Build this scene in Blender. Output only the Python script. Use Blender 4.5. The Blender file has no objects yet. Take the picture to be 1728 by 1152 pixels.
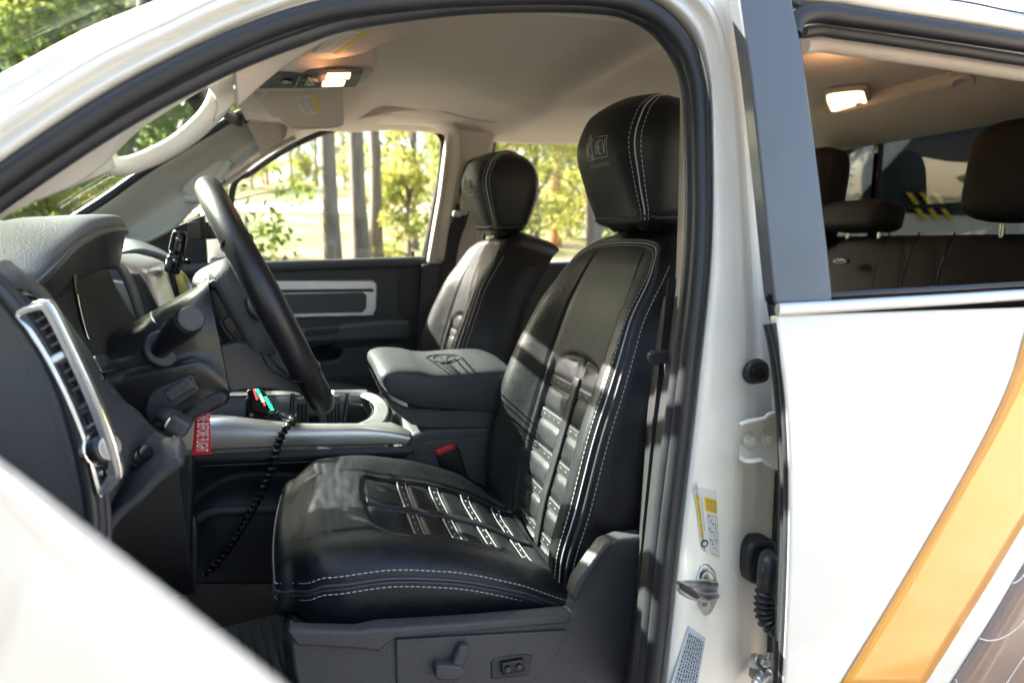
import bpy, bmesh, math, random
from mathutils import Vector as V, Matrix, noise
R=math.radians; random.seed(7)
scene=bpy.context.scene; COL=scene.collection
# ---------------------------------------------------------------- camera
F=1152.0
YAW=R(16.6262); PIT=R(8.235); CAM=V((0,-.64,1.63))
fw=V((math.sin(YAW)*math.cos(PIT),math.cos(YAW)*math.cos(PIT),-math.sin(PIT)))
rt=V((math.cos(YAW),-math.sin(YAW),0)); up=rt.cross(fw)
cd=bpy.data.cameras.new('camera'); cam=bpy.data.objects.new('camera',cd); COL.objects.link(cam)
cam.matrix_world=Matrix(((rt.x,up.x,-fw.x,CAM.x),(rt.y,up.y,-fw.y,CAM.y),(rt.z,up.z,-fw.z,CAM.z),(0,0,0,1)))
cd.lens=24; cd.sensor_width=36; cd.clip_start=.01; cd.clip_end=900
cd.dof.use_dof=True; cd.dof.focus_distance=1.05; cd.dof.aperture_fstop=4.0
scene.camera=cam
# ---------------------------------------------------------------- world, sun, exposure
SUN_EL=R(36); SUN_AZ=R(37); SUN_DIR=V((-math.cos(SUN_EL)*math.cos(SUN_AZ),math.cos(SUN_EL)*math.sin(SUN_AZ),math.sin(SUN_EL)))
w=bpy.data.worlds.new('World'); scene.world=w; w.use_nodes=True
nt=w.node_tree; bg=nt.nodes['Background']; sk=nt.nodes.new('ShaderNodeTexSky')
sk.sky_type='NISHITA'; sk.sun_disc=False; sk.sun_elevation=SUN_EL
sk.sun_rotation=math.atan2(SUN_DIR.x,SUN_DIR.y); sk.air_density=1.0; sk.dust_density=6; sk.ozone_density=.4
nt.links.new(sk.outputs[0],bg.inputs[0]); bg.inputs[1].default_value=.15
sd=bpy.data.lights.new('sun','SUN'); sd.energy=5; sd.angle=R(.5); sd.color=(1,.93,.82)
so=bpy.data.objects.new('sun',sd); COL.objects.link(so); so.location=(0,0,30)
so.rotation_euler=(-SUN_DIR).to_track_quat('-Z','Y').to_euler()
scene.view_settings.view_transform='Standard'; scene.view_settings.look='None'
scene.view_settings.exposure=2.7; scene.view_settings.gamma=1
try:
    scene.cycles.max_bounces=10; scene.cycles.diffuse_bounces=5; scene.cycles.transparent_max_bounces=16
except Exception: pass
# ---------------------------------------------------------------- geometry helpers
def ray(px,py): return fw+rt*((px-864)/F)+up*((576-py)/F)
def A(px,py,Y):                      # a point at depth Y (truck width axis)
    d=ray(px,py); return CAM+d*((Y-CAM.y)/d.y)
def AX(px,py,X):
    d=ray(px,py); return CAM+d*((X-CAM.x)/d.x)
def AZ(px,py,Z):
    d=ray(px,py); return CAM+d*((Z-CAM.z)/d.z)
def T(px,py,d0,k=.2):                # driver's side, leaning inwards above the belt line
    p=A(px,py,d0)
    if p.z<=1.56: return p
    d=ray(px,py); t=(d0-k*1.56-CAM.y+k*CAM.z)/(d.y-k*d.z); return CAM+d*t
def Q(px,py,d0,k=-.2):               # passenger side, leaning the other way
    return T(px,py,d0,k)
def lerp(a,b,f): return a+(b-a)*f
def keys(tab,t):
    if t<=tab[0][0]: return tab[0][1]
    n=len(tab)
    for i in range(n-1):
        (a,va),(b,vb)=tab[i],tab[i+1]
        if t<=b:      # monotone cubic
            h=b-a; d=(vb-va)/h
            d0=(va-tab[i-1][1])/(a-tab[i-1][0]) if i>0 else d
            d2=(tab[i+2][1]-vb)/(tab[i+2][0]-b) if i<n-2 else d
            m0=0 if d0*d<=0 else 2*d0*d/(d0+d); m1=0 if d2*d<=0 else 2*d2*d/(d2+d); f=(t-a)/h
            return va*(2*f**3-3*f*f+1)+h*m0*(f**3-2*f*f+f)+vb*(3*f*f-2*f**3)+h*m1*(f**3-f*f)
    return tab[-1][1]
def sstep(a,b,x):
    f=min(1,max(0,(x-a)/(b-a))); return f*f*(3-2*f)
def cm(pts,n,closed=False):
    """Catmull-Rom by index, n samples"""
    P=[V(p) for p in pts]; m=len(P); out=[]
    if m==2: return [P[0].lerp(P[1],i/(n-1)) for i in range(n)]
    for i in range(n):
        u=i/(n if closed else n-1)*(m if closed else m-1); k=int(u); 
        if not closed and k>=m-1: k=m-2
        f=u-k
        g=lambda j:(P[j%m] if closed else P[min(max(j,0),m-1)])
        a,b,c,d=g(k-1),g(k),g(k+1),g(k+2)
        out.append(.5*((2*b)+(c-a)*f+(2*a-5*b+4*c-d)*f*f+(3*b-a-3*c+d)*f**3))
    return out
def even(pts,step):
    """resample polyline at an even step"""
    L=[0]
    for a,b in zip(pts,pts[1:]): L.append(L[-1]+(b-a).length)
    n=max(2,int(L[-1]/step)+1); out=[]; k=0
    for i in range(n):
        s=L[-1]*i/(n-1)
        while k<len(L)-2 and L[k+1]<s: k+=1
        out.append(pts[k].lerp(pts[k+1],(s-L[k])/max(1e-9,L[k+1]-L[k])))
    return out
TR=V((.3,.9,0))
def link(name,me,mat,parent,smooth=True,ang=38,bevel=0,seg=3,sub=0,solid=0,off=0):
    o=bpy.data.objects.new(name,me); COL.objects.link(o)
    me.materials.append(mat)
    if smooth:
        me.shade_smooth()
        if not sub: me.set_sharp_from_angle(angle=R(ang))
    if parent is not None:
        o.parent=parent
        if parent.get('is_root'): o.matrix_parent_inverse=Matrix.Translation(-parent.location)
    if solid:
        m=o.modifiers.new('solid','SOLIDIFY'); m.thickness=solid; m.offset=off
    if bevel:
        m=o.modifiers.new('bevel','BEVEL'); m.width=bevel; m.segments=seg; m.limit_method='ANGLE'; m.angle_limit=R(35); m.harden_normals=False
    if sub:
        m=o.modifiers.new('sub','SUBSURF'); m.levels=sub; m.render_levels=sub
    return o
def mesh(name,vs,fs,mat,parent,recalc=False,**k):
    me=bpy.data.meshes.new(name); me.from_pydata([tuple(v) for v in vs],[],fs); me.validate()
    if recalc:
        bm=bmesh.new(); bm.from_mesh(me); bmesh.ops.recalc_face_normals(bm,faces=bm.faces); bm.to_mesh(me); bm.free()
    me.update()
    return link(name,me,mat,parent,**k)
class MB:
    """collects several shapes for one mesh"""
    def __init__(s): s.v=[]; s.f=[]
    def add(s,vs,fs):
        n=len(s.v); s.v+=[V(v) for v in vs]; s.f+=[tuple(i+n for i in f) for f in fs]; return s
    def build(s,name,mat,parent,**k): return mesh(name,s.v,s.f,mat,parent,recalc=True,**k)
def grid(rows):
    vs=[p for r in rows for p in r]; n=len(rows[0]); fs=[]
    for i in range(len(rows)-1):
        for j in range(n-1): a=i*n+j; fs.append((a,a+1,a+n+1,a+n))
    return vs,fs
def sheet(name,rows,mat,parent,nu=40,nv=12,lin=False,solid=.004,off=0,**k):
    rr=[cm(r,nu) for r in rows]
    if lin: g=rr
    else:
        cols=[cm([r[j] for r in rr],nv) for j in range(nu)]
        g=[[c[i] for c in cols] for i in range(nv)]
    vs,fs=grid(g); a_=V((0,0,0)); c_=sum(vs,V((0,0,0)))/len(vs)
    for f in fs[::3]: a_+=(vs[f[2]]-vs[f[0]]).cross(vs[f[3]]-vs[f[1]])
    if a_.dot(CAM-c_)<0: fs=[f[::-1] for f in fs]
    return mesh(name,vs,fs,mat,parent,solid=solid,off=-1,**k)
def rings(loops,cap=True):
    n=len(loops[0]); vs=[p for l in loops for p in l]; fs=[]
    for i in range(len(loops)-1):
        for j in range(n):
            a=i*n+j; b=i*n+(j+1)%n; fs.append((a,b,b+n,a+n))
    if cap:
        for base in (0,(len(loops)-1)*n):
            c=V((0,0,0))
            for j in range(n): c+=vs[base+j]
            vs.append(c/n); ci=len(vs)-1
            for j in range(n):
                t=(base+j,base+(j+1)%n,ci); fs.append(t if base else t[::-1])
    return vs,fs
def sweep(path,prof,closed=False,upv=None,scale=None):
    """sweep a 2-D profile along a path"""
    m=len(path); loops=[]; prev=None
    for i,p in enumerate(path):
        a=path[(i-1)%m] if (closed or i>0) else path[0]; b=path[(i+1)%m] if (closed or i<m-1) else path[-1]
        t=(b-a).normalized()
        if upv is not None: n=(upv-t*upv.dot(t)).normalized()
        elif prev is None:
            q=V((0,0,1)) if abs(t.z)<.9 else V((1,0,0)); n=(q-t*q.dot(t)).normalized()
        else: n=(prev-t*prev.dot(t)).normalized()
        prev=n; bn=t.cross(n); s=1 if scale is None else scale[i]
        loops.append([p+n*x*s+bn*y*s for x,y in prof])
    if closed:
        vs=[p for l in loops for p in l]; n=len(prof); fs=[]
        for i in range(m):
            for j in range(n):
                a=i*n+j; b=i*n+(j+1)%n; c=((i+1)%m)*n+j; d=((i+1)%m)*n+(j+1)%n; fs.append((a,b,d,c))
        return vs,fs
    return rings(loops)
def circ(r,n=12,ry=None): return [(r*math.cos(2*math.pi*i/n),(ry or r)*math.sin(2*math.pi*i/n)) for i in range(n)]
def tube(name,path,r,mat,parent,n=12,closed=False,ry=None,upv=None,scale=None,smp=0,**k):
    if smp: path=cm(path,smp,closed)
    vs,fs=sweep(path,circ(r,n,ry),closed,upv,scale); return mesh(name,vs,fs,mat,parent,recalc=True,**k)
def prism(pts,vec):
    n=len(pts); vs=[V(p) for p in pts]+[V(p)+V(vec) for p in pts]
    fs=[tuple(range(n))[::-1],tuple(range(n,2*n))]+[(i,(i+1)%n,(i+1)%n+n,i+n) for i in range(n)]
    return vs,fs
def slab(name,pts,vec,mat,parent,bevel=.004,smp=0,**k):
    if smp: pts=cm(pts,smp,True)
    vs,fs=prism(pts,vec)
    return mesh(name,vs,fs,mat,parent,recalc=True,bevel=bevel,**k)
def slabpx(name,px,Y,th,mat,parent,**k): return slab(name,[A(a,b,Y) for a,b in px],(0,th,0),mat,parent,**k)
def boxvf(c,s,rot=None):
    vs=[V((x*s[0]/2,y*s[1]/2,z*s[2]/2)) for x in(-1,1) for y in(-1,1) for z in(-1,1)]
    if rot is not None: vs=[rot@v for v in vs]
    vs=[v+V(c) for v in vs]
    return vs,[(0,1,3,2),(4,6,7,5),(0,4,5,1),(2,3,7,6),(0,2,6,4),(1,5,7,3)]
def box(name,c,s,mat,parent,rot=None,bevel=.003,**k):
    vs,fs=boxvf(c,s,rot); return mesh(name,vs,fs,mat,parent,recalc=True,bevel=bevel,**k)
def pillow(c,s,rot=None,e=.35,n=28,m=18):
    """super-ellipsoid"""
    f=lambda v,p: math.copysign(abs(v)**p,v); vs=[];
    loops=[]
    for i in range(1,m):
        ph=-math.pi/2+math.pi*i/m; l=[]
        for j in range(n):
            th=2*math.pi*j/n
            v=V((s[0]/2*f(math.cos(ph),e)*f(math.cos(th),e),s[1]/2*f(math.cos(ph),e)*f(math.sin(th),e),s[2]/2*f(math.sin(ph),e)))
            if rot is not None: v=rot@v
            l.append(v+V(c))
        loops.append(l)
    return rings(loops)
def RY(a): return Matrix.Rotation(R(a),3,'Y')
def RX(a): return Matrix.Rotation(R(a),3,'X')
def RZ(a): return Matrix.Rotation(R(a),3,'Z')
def frame(n,upv=V((0,0,1))):
    n=n.normalized(); x=upv.cross(n).normalized(); y=n.cross(x); return Matrix((x,y,n)).transposed()
def disc(name,c,n,r,h,mat,parent,seg=28,ry=None,bevel=.0015,**k):
    M=frame(V(n)); ry=ry or r
    pts=[V(c)+M@V((r*math.cos(2*math.pi*i/seg),ry*math.sin(2*math.pi*i/seg),0)) for i in range(seg)]
    return slab(name,pts,V(n).normalized()*h,mat,parent,bevel=bevel,**k)
def textmesh(s,size,bold=0):
    cu=bpy.data.curves.new('txt','FONT'); cu.body=s; cu.size=size; cu.extrude=0; cu.align_x='CENTER'; cu.align_y='CENTER'; cu.space_character=1.05; cu.resolution_u=3; cu.offset=bold*size
    o=bpy.data.objects.new('txt',cu); COL.objects.link(o)
    dg=bpy.context.evaluated_depsgraph_get(); me=bpy.data.meshes.new_from_object(o.evaluated_get(dg))
    vs=[v.co.copy() for v in me.vertices]; fs=[tuple(p.vertices) for p in me.polygons]
    bpy.data.objects.remove(o); bpy.data.meshes.remove(me); bpy.data.curves.remove(cu)
    return vs,fs
def writing(mb,s,c,xa,ya,size,sx=1):
    """flat lettering with its x axis xa and y axis ya"""
    vs,fs=textmesh(s,size); mb.add([V(c)+V(xa)*v.x*sx+V(ya)*v.y for v in vs],fs)
# ---------------------------------------------------------------- materials
def mat(name,col,rough=.5,metal=0,bump=None,var=0,vscale=8,coat=0,spec=.5,sheen=0,emit=0,stretch=None,aniso=0):
    m=bpy.data.materials.new(name); m.use_nodes=True; nt=m.node_tree; b=nt.nodes['Principled BSDF']
    b.inputs['Base Color'].default_value=(*col,1); b.inputs['Roughness'].default_value=rough; b.inputs['Metallic'].default_value=metal
    b.inputs['Specular IOR Level'].default_value=spec; b.inputs['Coat Weight'].default_value=coat; b.inputs['Coat Roughness'].default_value=.06
    if sheen: b.inputs['Sheen Weight'].default_value=sheen; b.inputs['Sheen Roughness'].default_value=.5
    if emit: b.inputs['Emission Color'].default_value=(*col,1); b.inputs['Emission Strength'].default_value=emit
    tc=nt.nodes.new('ShaderNodeTexCoord'); co=tc.outputs['Object']
    if bump or var:
        if stretch:
            mp=nt.nodes.new('ShaderNodeMapping'); mp.inputs['Scale'].default_value=stretch; nt.links.new(co,mp.inputs[0]); co=mp.outputs[0]
    if var:
        n=nt.nodes.new('ShaderNodeTexNoise'); n.inputs['Scale'].default_value=vscale; n.inputs['Detail'].default_value=6; nt.links.new(co,n.inputs['Vector'])
        mr=nt.nodes.new('ShaderNodeMapRange'); mr.inputs[1].default_value=.3; mr.inputs[2].default_value=.7
        mr.inputs[3].default_value=1-var; mr.inputs[4].default_value=1+var; nt.links.new(n.outputs[0],mr.inputs[0])
        mx=nt.nodes.new('ShaderNodeVectorMath'); mx.operation='SCALE'; mx.inputs[0].default_value=col; nt.links.new(mr.outputs[0],mx.inputs['Scale'])
        nt.links.new(mx.outputs[0],b.inputs['Base Color'])
        rr=nt.nodes.new('ShaderNodeMapRange'); rr.inputs[1].default_value=.3; rr.inputs[2].default_value=.7
        rr.inputs[3].default_value=max(.02,rough*(1-var*.6)); rr.inputs[4].default_value=min(1,rough*(1+var*.6)); nt.links.new(n.outputs[0],rr.inputs[0]); nt.links.new(rr.outputs[0],b.inputs['Roughness'])
    if bump:
        kind,sc,st=bump; last=None
        if kind in('grain','leather'):
            t=nt.nodes.new('ShaderNodeTexVoronoi'); t.inputs['Scale'].default_value=sc; t.feature='SMOOTH_F1'; o=t.outputs['Distance']
        else:
            t=nt.nodes.new('ShaderNodeTexNoise'); t.inputs['Scale'].default_value=sc; t.inputs['Detail'].default_value=5; o=t.outputs[0]
        nt.links.new(tc.outputs['Object'] if kind=='leather' else co,t.inputs['Vector'])
        bp=nt.nodes.new('ShaderNodeBump'); bp.inputs['Strength'].default_value=st; bp.inputs['Distance'].default_value=.0006 if kind!='wave' else .004; nt.links.new(o,bp.inputs['Height'])
        nt.links.new(bp.outputs[0],b.inputs['Normal']); last=bp
        if kind=='leather':      # creases of worn leather
            n2=nt.nodes.new('ShaderNodeTexNoise'); n2.inputs['Scale'].default_value=1; n2.inputs['Detail'].default_value=6; n2.inputs['Distortion'].default_value=.8
            mp=nt.nodes.new('ShaderNodeMapping'); mp.inputs['Scale'].default_value=(34,9,34); mp.inputs['Rotation'].default_value=(0,0,.25)
            nt.links.new(tc.outputs['Object'],mp.inputs[0]); nt.links.new(mp.outputs[0],n2.inputs['Vector'])
            b2=nt.nodes.new('ShaderNodeBump'); b2.inputs['Strength'].default_value=.16; b2.inputs['Distance'].default_value=.0022
            nt.links.new(n2.outputs[0],b2.inputs['Height']); nt.links.new(b2.outputs[0],bp.inputs['Normal'])
    return m
def glass(name,tint,refl=.06):
    m=bpy.data.materials.new(name); m.use_nodes=True; nt=m.node_tree; nt.nodes.clear()
    o=nt.nodes.new('ShaderNodeOutputMaterial'); mx=nt.nodes.new('ShaderNodeMixShader'); t=nt.nodes.new('ShaderNodeBsdfTransparent'); g=nt.nodes.new('ShaderNodeBsdfGlossy')
    t.inputs[0].default_value=(*tint,1); g.inputs['Roughness'].default_value=.01
    lw=nt.nodes.new('ShaderNodeLayerWeight'); lw.inputs['Blend'].default_value=.5
    pw=nt.nodes.new('ShaderNodeMath'); pw.operation='POWER'; pw.inputs[1].default_value=4; nt.links.new(lw.outputs['Facing'],pw.inputs[0])
    ma=nt.nodes.new('ShaderNodeMath'); ma.operation='MULTIPLY_ADD'; ma.inputs[1].default_value=.5; ma.inputs[2].default_value=refl*.5; nt.links.new(pw.outputs[0],ma.inputs[0])
    nt.links.new(ma.outputs[0],mx.inputs[0]); nt.links.new(t.outputs[0],mx.inputs[1]); nt.links.new(g.outputs[0],mx.inputs[2]); nt.links.new(mx.outputs[0],o.inputs[0])
    return m
M={}
M['leather']=mat('black leather',(.012,.0128,.0155),.40,bump=('leather',620,.8),var=.18,vscale=35,spec=.42)
M['leather_side']=mat('black grained leather',(.010,.0105,.012),.46,bump=('grain',420,.9),spec=.35)
M['rear_leather']=mat('dull black rear seat leather',(.009,.009,.010),.6,bump=('grain',420,.9),spec=.2)
M['strap']=mat('matt black strap leather',(.016,.016,.018),.45,bump=('grain',600,.4))
M['thread']=mat('pale stitching thread',(.55,.56,.56),.7)
M['stud']=mat('perforation rim',(.30,.31,.32),.4)
M['piping']=mat('grey piping',(.05,.053,.058),.4)
M['plastic']=mat('charcoal grained plastic',(.054,.056,.061),.5,bump=('grain',500,.8),var=.08,vscale=5)
M['lidvinyl']=mat('padded lid vinyl',(.042,.045,.050),.46,bump=('grain',520,.8),var=.08,vscale=9)
M['plastic_dark']=mat('black moulded plastic',(.029,.030,.033),.5,bump=('grain',650,.5))
M['softdash']=mat('soft touch dash vinyl',(.070,.075,.083),.48,bump=('grain',480,.8),var=.06,vscale=6)
M['cluster']=mat('matt black cluster housing',(.010,.010,.012),.75,bump=('grain',600,.6))
M['gloss']=mat('gloss black plastic',(.008,.008,.010),.12)
M['satin']=mat('satin black plastic',(.012,.012,.014),.3)
M['rimleather']=mat('steering wheel leather',(.012,.012,.014),.34,bump=('grain',700,.35))
M['rubber']=mat('weatherstrip rubber',(.017,.018,.022),.45,bump=('noise',60,.25),var=.2,vscale=14)
M['rubber_sheen']=mat('weatherstrip rubber lip',(.03,.032,.038),.34,var=.2,vscale=20)
M['white']=mat('white paint',(.80,.775,.70),.28,coat=1,var=.03,vscale=3)
M['white_in']=mat('white paint in the door jamb',(.79,.765,.69),.38,coat=.4,var=.06,vscale=9,bump=('noise',14,.06))
M['beige']=mat('beige trim plastic',(.56,.49,.42),.55,bump=('grain',500,.5),var=.03)
M['head']=mat('headliner fabric',(.53,.455,.38),.95,bump=('noise',600,.6),var=.05,vscale=90,sheen=.2)
M['visor']=mat('visor fabric',(.56,.50,.43),.9,bump=('noise',500,.5))
M['greytrim']=mat('pale pillar trim',(.54,.52,.47),.6,bump=('grain',500,.4),var=.03)
M['chrome']=mat('chrome',(.82,.82,.82),.10,metal=1)
M['silver']=mat('satin silver trim',(.66,.66,.66),.40,metal=1,var=.06,vscale=12)
M['zinc']=mat('zinc plated steel',(.60,.62,.64),.35,metal=1,var=.15,vscale=60)
M['steel_dark']=mat('greasy steel',(.25,.25,.24),.4,metal=.8,var=.3,vscale=40)
M['applique']=mat('grey pillar applique',(.088,.098,.115),.30,coat=.3,var=.05,vscale=4)
M['carpet']=mat('black carpet',(.028,.029,.031),.95,bump=('noise',400,1))
M['mat']=mat('rubber floor mat',(.08,.095,.11),.6,bump=('grain',200,1))
M['web']=mat('seat belt webbing',(.030,.024,.026),.7,bump=('noise',300,.8),stretch=(1,1,5))
M['red']=mat('red plastic',(.65,.02,.02),.35)
M['redcloth']=mat('red woven ribbon',(.62,.008,.02),.8,bump=('noise',700,.8))
M['whitecloth']=mat('white embroidery',(.8,.72,.72),.8)
M['paper']=mat('label paper',(.62,.62,.58),.6)
M['yellow']=mat('yellow print',(.75,.52,.03),.6)
M['ink']=mat('black print',(.03,.03,.04),.6)
M['labelblue']=mat('silver blue label',(.42,.50,.56),.4)
M['orange']=mat('orange vinyl stripe',(.86,.36,.025),.25,coat=1,var=.10,vscale=5)
M['wrap']=mat('grey brown vinyl wrap',(.23,.15,.115),.25,coat=.4,var=.3,vscale=7)
M['white_line']=mat('pale contour line print',(.75,.74,.70),.4)
M['lamp']=mat('lit warm lamp lens',(1,.48,.22),.4,emit=1.1)
M['lamp2']=mat('lit dome lamp lens',(1,.50,.24),.4,emit=.85)
M['led_r']=mat('red lit key legend',(1,.05,.06),.4,emit=1.2)
M['led_g']=mat('green lit key legend',(.03,.8,.35),.4,emit=.8)
M['glassw']=glass('windscreen glass',(.88,.95,.93))
M['glass']=glass('side glass',(.95,.97,.96))
M['glass_rear']=glass('tinted rear glass',(.26,.28,.28))
M['darkglass']=mat('dark vehicle glass',(.02,.026,.032),.05)
M['mirror']=mat('mirror glass',(.85,.85,.85),.02,metal=1)
def leafmat(name,c1,c2,tr=.5):
    m=bpy.data.materials.new(name); m.use_nodes=True; nt=m.node_tree; nt.nodes.clear()
    o=nt.nodes.new('ShaderNodeOutputMaterial'); mx=nt.nodes.new('ShaderNodeMixShader'); d=nt.nodes.new('ShaderNodeBsdfDiffuse'); t=nt.nodes.new('ShaderNodeBsdfTranslucent')
    tc=nt.nodes.new('ShaderNodeTexCoord'); n=nt.nodes.new('ShaderNodeTexNoise'); n.inputs['Scale'].default_value=1.3; n.inputs['Detail'].default_value=4; nt.links.new(tc.outputs['Object'],n.inputs['Vector'])
    r=nt.nodes.new('ShaderNodeValToRGB'); r.color_ramp.elements[0].position=.38; r.color_ramp.elements[1].position=.62
    r.color_ramp.elements[0].color=(*c1,1); r.color_ramp.elements[1].color=(*c2,1)
    nt.links.new(n.outputs[0],r.inputs[0]); nt.links.new(r.outputs[0],d.inputs[0]); nt.links.new(r.outputs[0],t.inputs[0])
    mx.inputs[0].default_value=tr; nt.links.new(d.outputs[0],mx.inputs[1]); nt.links.new(t.outputs[0],mx.inputs[2]); nt.links.new(mx.outputs[0],o.inputs[0]); return m
M['leaf_pine']=leafmat('pine needles',(.05,.09,.015),(.16,.20,.03),.5)
M['leaf_yellow']=leafmat('yellow green leaves',(.18,.23,.06),(.50,.46,.14),.6)
M['leaf_green']=leafmat('green leaves',(.10,.16,.04),(.30,.36,.10),.6)
M['bark']=mat('grey pine bark',(.20,.165,.145),.9,bump=('wave',9,1),var=.35,vscale=9,stretch=(1,1,.25))
M['bark_red']=mat('orange pine bark',(.46,.19,.085),.9,bump=('wave',9,1),var=.3,vscale=8,stretch=(1,1,.3))
# ---------------------------------------------------------------- tags
def tag(o,label=None,cat=None,group=None,kind=None):
    if label: o['label']=label
    if cat: o['category']=cat
    if group: o['group']=group
    if kind: o['kind']=kind
    return o
def empty(name,loc,label,cat,group=None):
    o=bpy.data.objects.new(name,None); COL.objects.link(o); o.location=loc; o['is_root']=1; return tag(o,label,cat,group)
truck=empty('pickup_truck',TR,'white pickup truck with its front door open and an orange stripe on the rear door','pickup truck')
# ================================================================ SETTING
def ground_z(x,y):
    h=0
    if y>3.5: h=.085*(y-3.5)+ .0022*(min(y,45)-3.5)**2*.35
    if x>1.5 : h*=1-.75*sstep(4,16,x-.35*y)
    h+=.10*noise.noise(V((x*.25,y*.25,0)))*sstep(3,9,math.hypot(x,y-1))
    return h
def axis(lo,hi,core,dens,step):
    out=[]; v=lo
    while v<hi: out.append(v); v+= dens if abs(v)<core else step
    out.append(hi); return out
xs=axis(-400,400,40,1.0,20); ys=axis(-300,400,50,1.0,20)
vs,fs=grid([[V((x,y,ground_z(x,y))) for x in xs] for y in ys])
gm=bpy.data.materials.new('forest floor'); gm.use_nodes=True; nt=gm.node_tree; b=nt.nodes['Principled BSDF']; b.inputs['Roughness'].default_value=.95
tc=nt.nodes.new('ShaderNodeTexCoord')
def nz(sc,det=5):
    n=nt.nodes.new('ShaderNodeTexNoise'); n.inputs['Scale'].default_value=sc; n.inputs['Detail'].default_value=det; nt.links.new(tc.outputs['Object'],n.inputs['Vector']); return n
def ramp(n,els):
    r=nt.nodes.new('ShaderNodeValToRGB'); 
    while len(r.color_ramp.elements)<len(els): r.color_ramp.elements.new(.5)
    for e,(p,c) in zip(r.color_ramp.elements,els): e.position=p; e.color=(*c,1)
    nt.links.new(n.outputs[0],r.inputs[0]); return r
r1=ramp(nz(.35),[(.36,(.06,.10,.02)),(.46,(.12,.16,.03)),(.56,(.28,.24,.09)),(.70,(.24,.19,.10))])
r2=ramp(nz(3,8),[(.3,(.45,.45,.45)),(.7,(1,1,1))])
mx=nt.nodes.new('ShaderNodeMixRGB'); mx.blend_type='MULTIPLY'; mx.inputs[0].default_value=.8; nt.links.new(r1.outputs[0],mx.inputs[1]); nt.links.new(r2.outputs[0],mx.inputs[2]); nt.links.new(mx.outputs[0],b.inputs['Base Color'])
g=mesh('ground',vs,fs,gm,None); tag(g,kind='structure')
# gravel yard the truck stands on
gv=mat('pale gravel yard',(.50,.43,.34),.95,bump=('noise',120,1),var=.25,vscale=3)
vs,fs=grid([[V((x,y,ground_z(x,y)+.012)) for x in [-40+i*1.0 for i in range(81)]] for y in [-24+i*1.0 for i in range(29)]])
g=mesh('gravel_yard',vs,fs,gv,None); tag(g,kind='structure')
# a pale road crossing the slope behind the trees
rd=mat('pale paved road',(.36,.34,.31),.9,var=.1,vscale=1)
vs,fs=grid([[V((x,30+dy+.05*x,ground_z(x,30+dy+.05*x)+.06)) for x in range(-70,40,2)] for dy in [k*.5 for k in range(13)]])
g=mesh('road',vs,fs,rd,None); tag(g,kind='structure')
# ================================================================ TREES
def leaf_cloud(clumps,n,size,seed):
    rnd=random.Random(seed); vs=[]; fs=[]
    tot=sum(r**2 for _,r in clumps)
    for c,r in clumps:
        for _ in range(int(n*r*r/tot)):
            d=V((rnd.gauss(0,1),rnd.gauss(0,1),rnd.gauss(0,.75))).normalized()*r*rnd.random()**.45
            p=c+d; a=V((rnd.gauss(0,1),rnd.gauss(0,1),rnd.gauss(0,1))).normalized(); q=V((rnd.gauss(0,1),rnd.gauss(0,1),rnd.gauss(0,1)))
            bq=a.cross(q).normalized(); s=size*rnd.uniform(.6,1.4); i=len(vs)
            vs+=[p-a*s,p+bq*s*.5,p+a*s,p-bq*s*.5]; fs.append((i,i+1,i+2,i+3))
    return vs,fs
def trunk_mesh(h,r,seed,limbs):
    rnd=random.Random(seed); mb=MB()
    path=[V((.12*noise.noise(V((seed,z*.25,0)))*z*.4,.12*noise.noise(V((0,z*.25,seed)))*z*.4,z)) for z in [h*i/16-.25 for i in range(17)]]
    mb.add(*sweep(path,circ(1,14),scale=[r*(1.35 if i==0 else 1.12 if i==1 else 1-.7*i/16) for i in range(17)]))
    for p,e,rr in limbs:
        mid=p.lerp(e,.5)+V((0,0,.12)); mb.add(*sweep(cm([p,mid,e],7),circ(1,7),scale=[rr*(1-.12*i) for i in range(7)]))
    return mb
def make_pine(seed,h,r,bark,leaf,label):
    rnd=random.Random(seed); limbs=[]; clumps=[]
    for k in range(22):
        z=h*(.42+.56*k/22); L=(h*.17)*(1.1-.85*k/22)*rnd.uniform(.7,1.2); a=rnd.random()*6.28
        e=V((math.cos(a)*L,math.sin(a)*L,z+rnd.uniform(-.2,.5))); limbs.append((V((0,0,z-.4)),e,r*.22))
        clumps.append((e,L*.42)); clumps.append((e*.5+V((0,0,z*.5+.3)),L*.34))
    for k in range(5):
        z=h*rnd.uniform(.12,.4); a=rnd.random()*6.28; L=rnd.uniform(.3,1.1); limbs.append((V((0,0,z)),V((math.cos(a)*L,math.sin(a)*L,z+.1)),.018))
    root=empty('pine_tree',(0,0,0),label,'tree')
    trunk_mesh(h,r,seed,limbs).build('trunk',M[bark],root)
    vs,fs=leaf_cloud(clumps,4200,.12,seed); mesh('crown',vs,fs,M[leaf],root,smooth=False)
    return root
def make_leafy(seed,h,spread,leaf,n=5600,size=.062,low=.12):
    rnd=random.Random(seed); limbs=[]; clumps=[]
    for k in range(26):
        z=h*rnd.uniform(low,1); wdt=spread*math.sin(min(1,(1.12-z/h))*1.5)*rnd.uniform(.3,1); a=rnd.random()*6.28
        e=V((math.cos(a)*wdt,math.sin(a)*wdt,z)); limbs.append((V((0,0,z*.6)),e,.03)); clumps.append((e,rnd.uniform(.28,.6)*spread*.55))
    root=empty('leafy_tree',(0,0,0),'x','tree')
    trunk_mesh(h*.8,.06+h*.008,seed,limbs).build('trunk',M['bark'],root)
    vs,fs=leaf_cloud(clumps,n,size,seed); mesh('crown',vs,fs,M[leaf],root,smooth=False)
    return root
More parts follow.
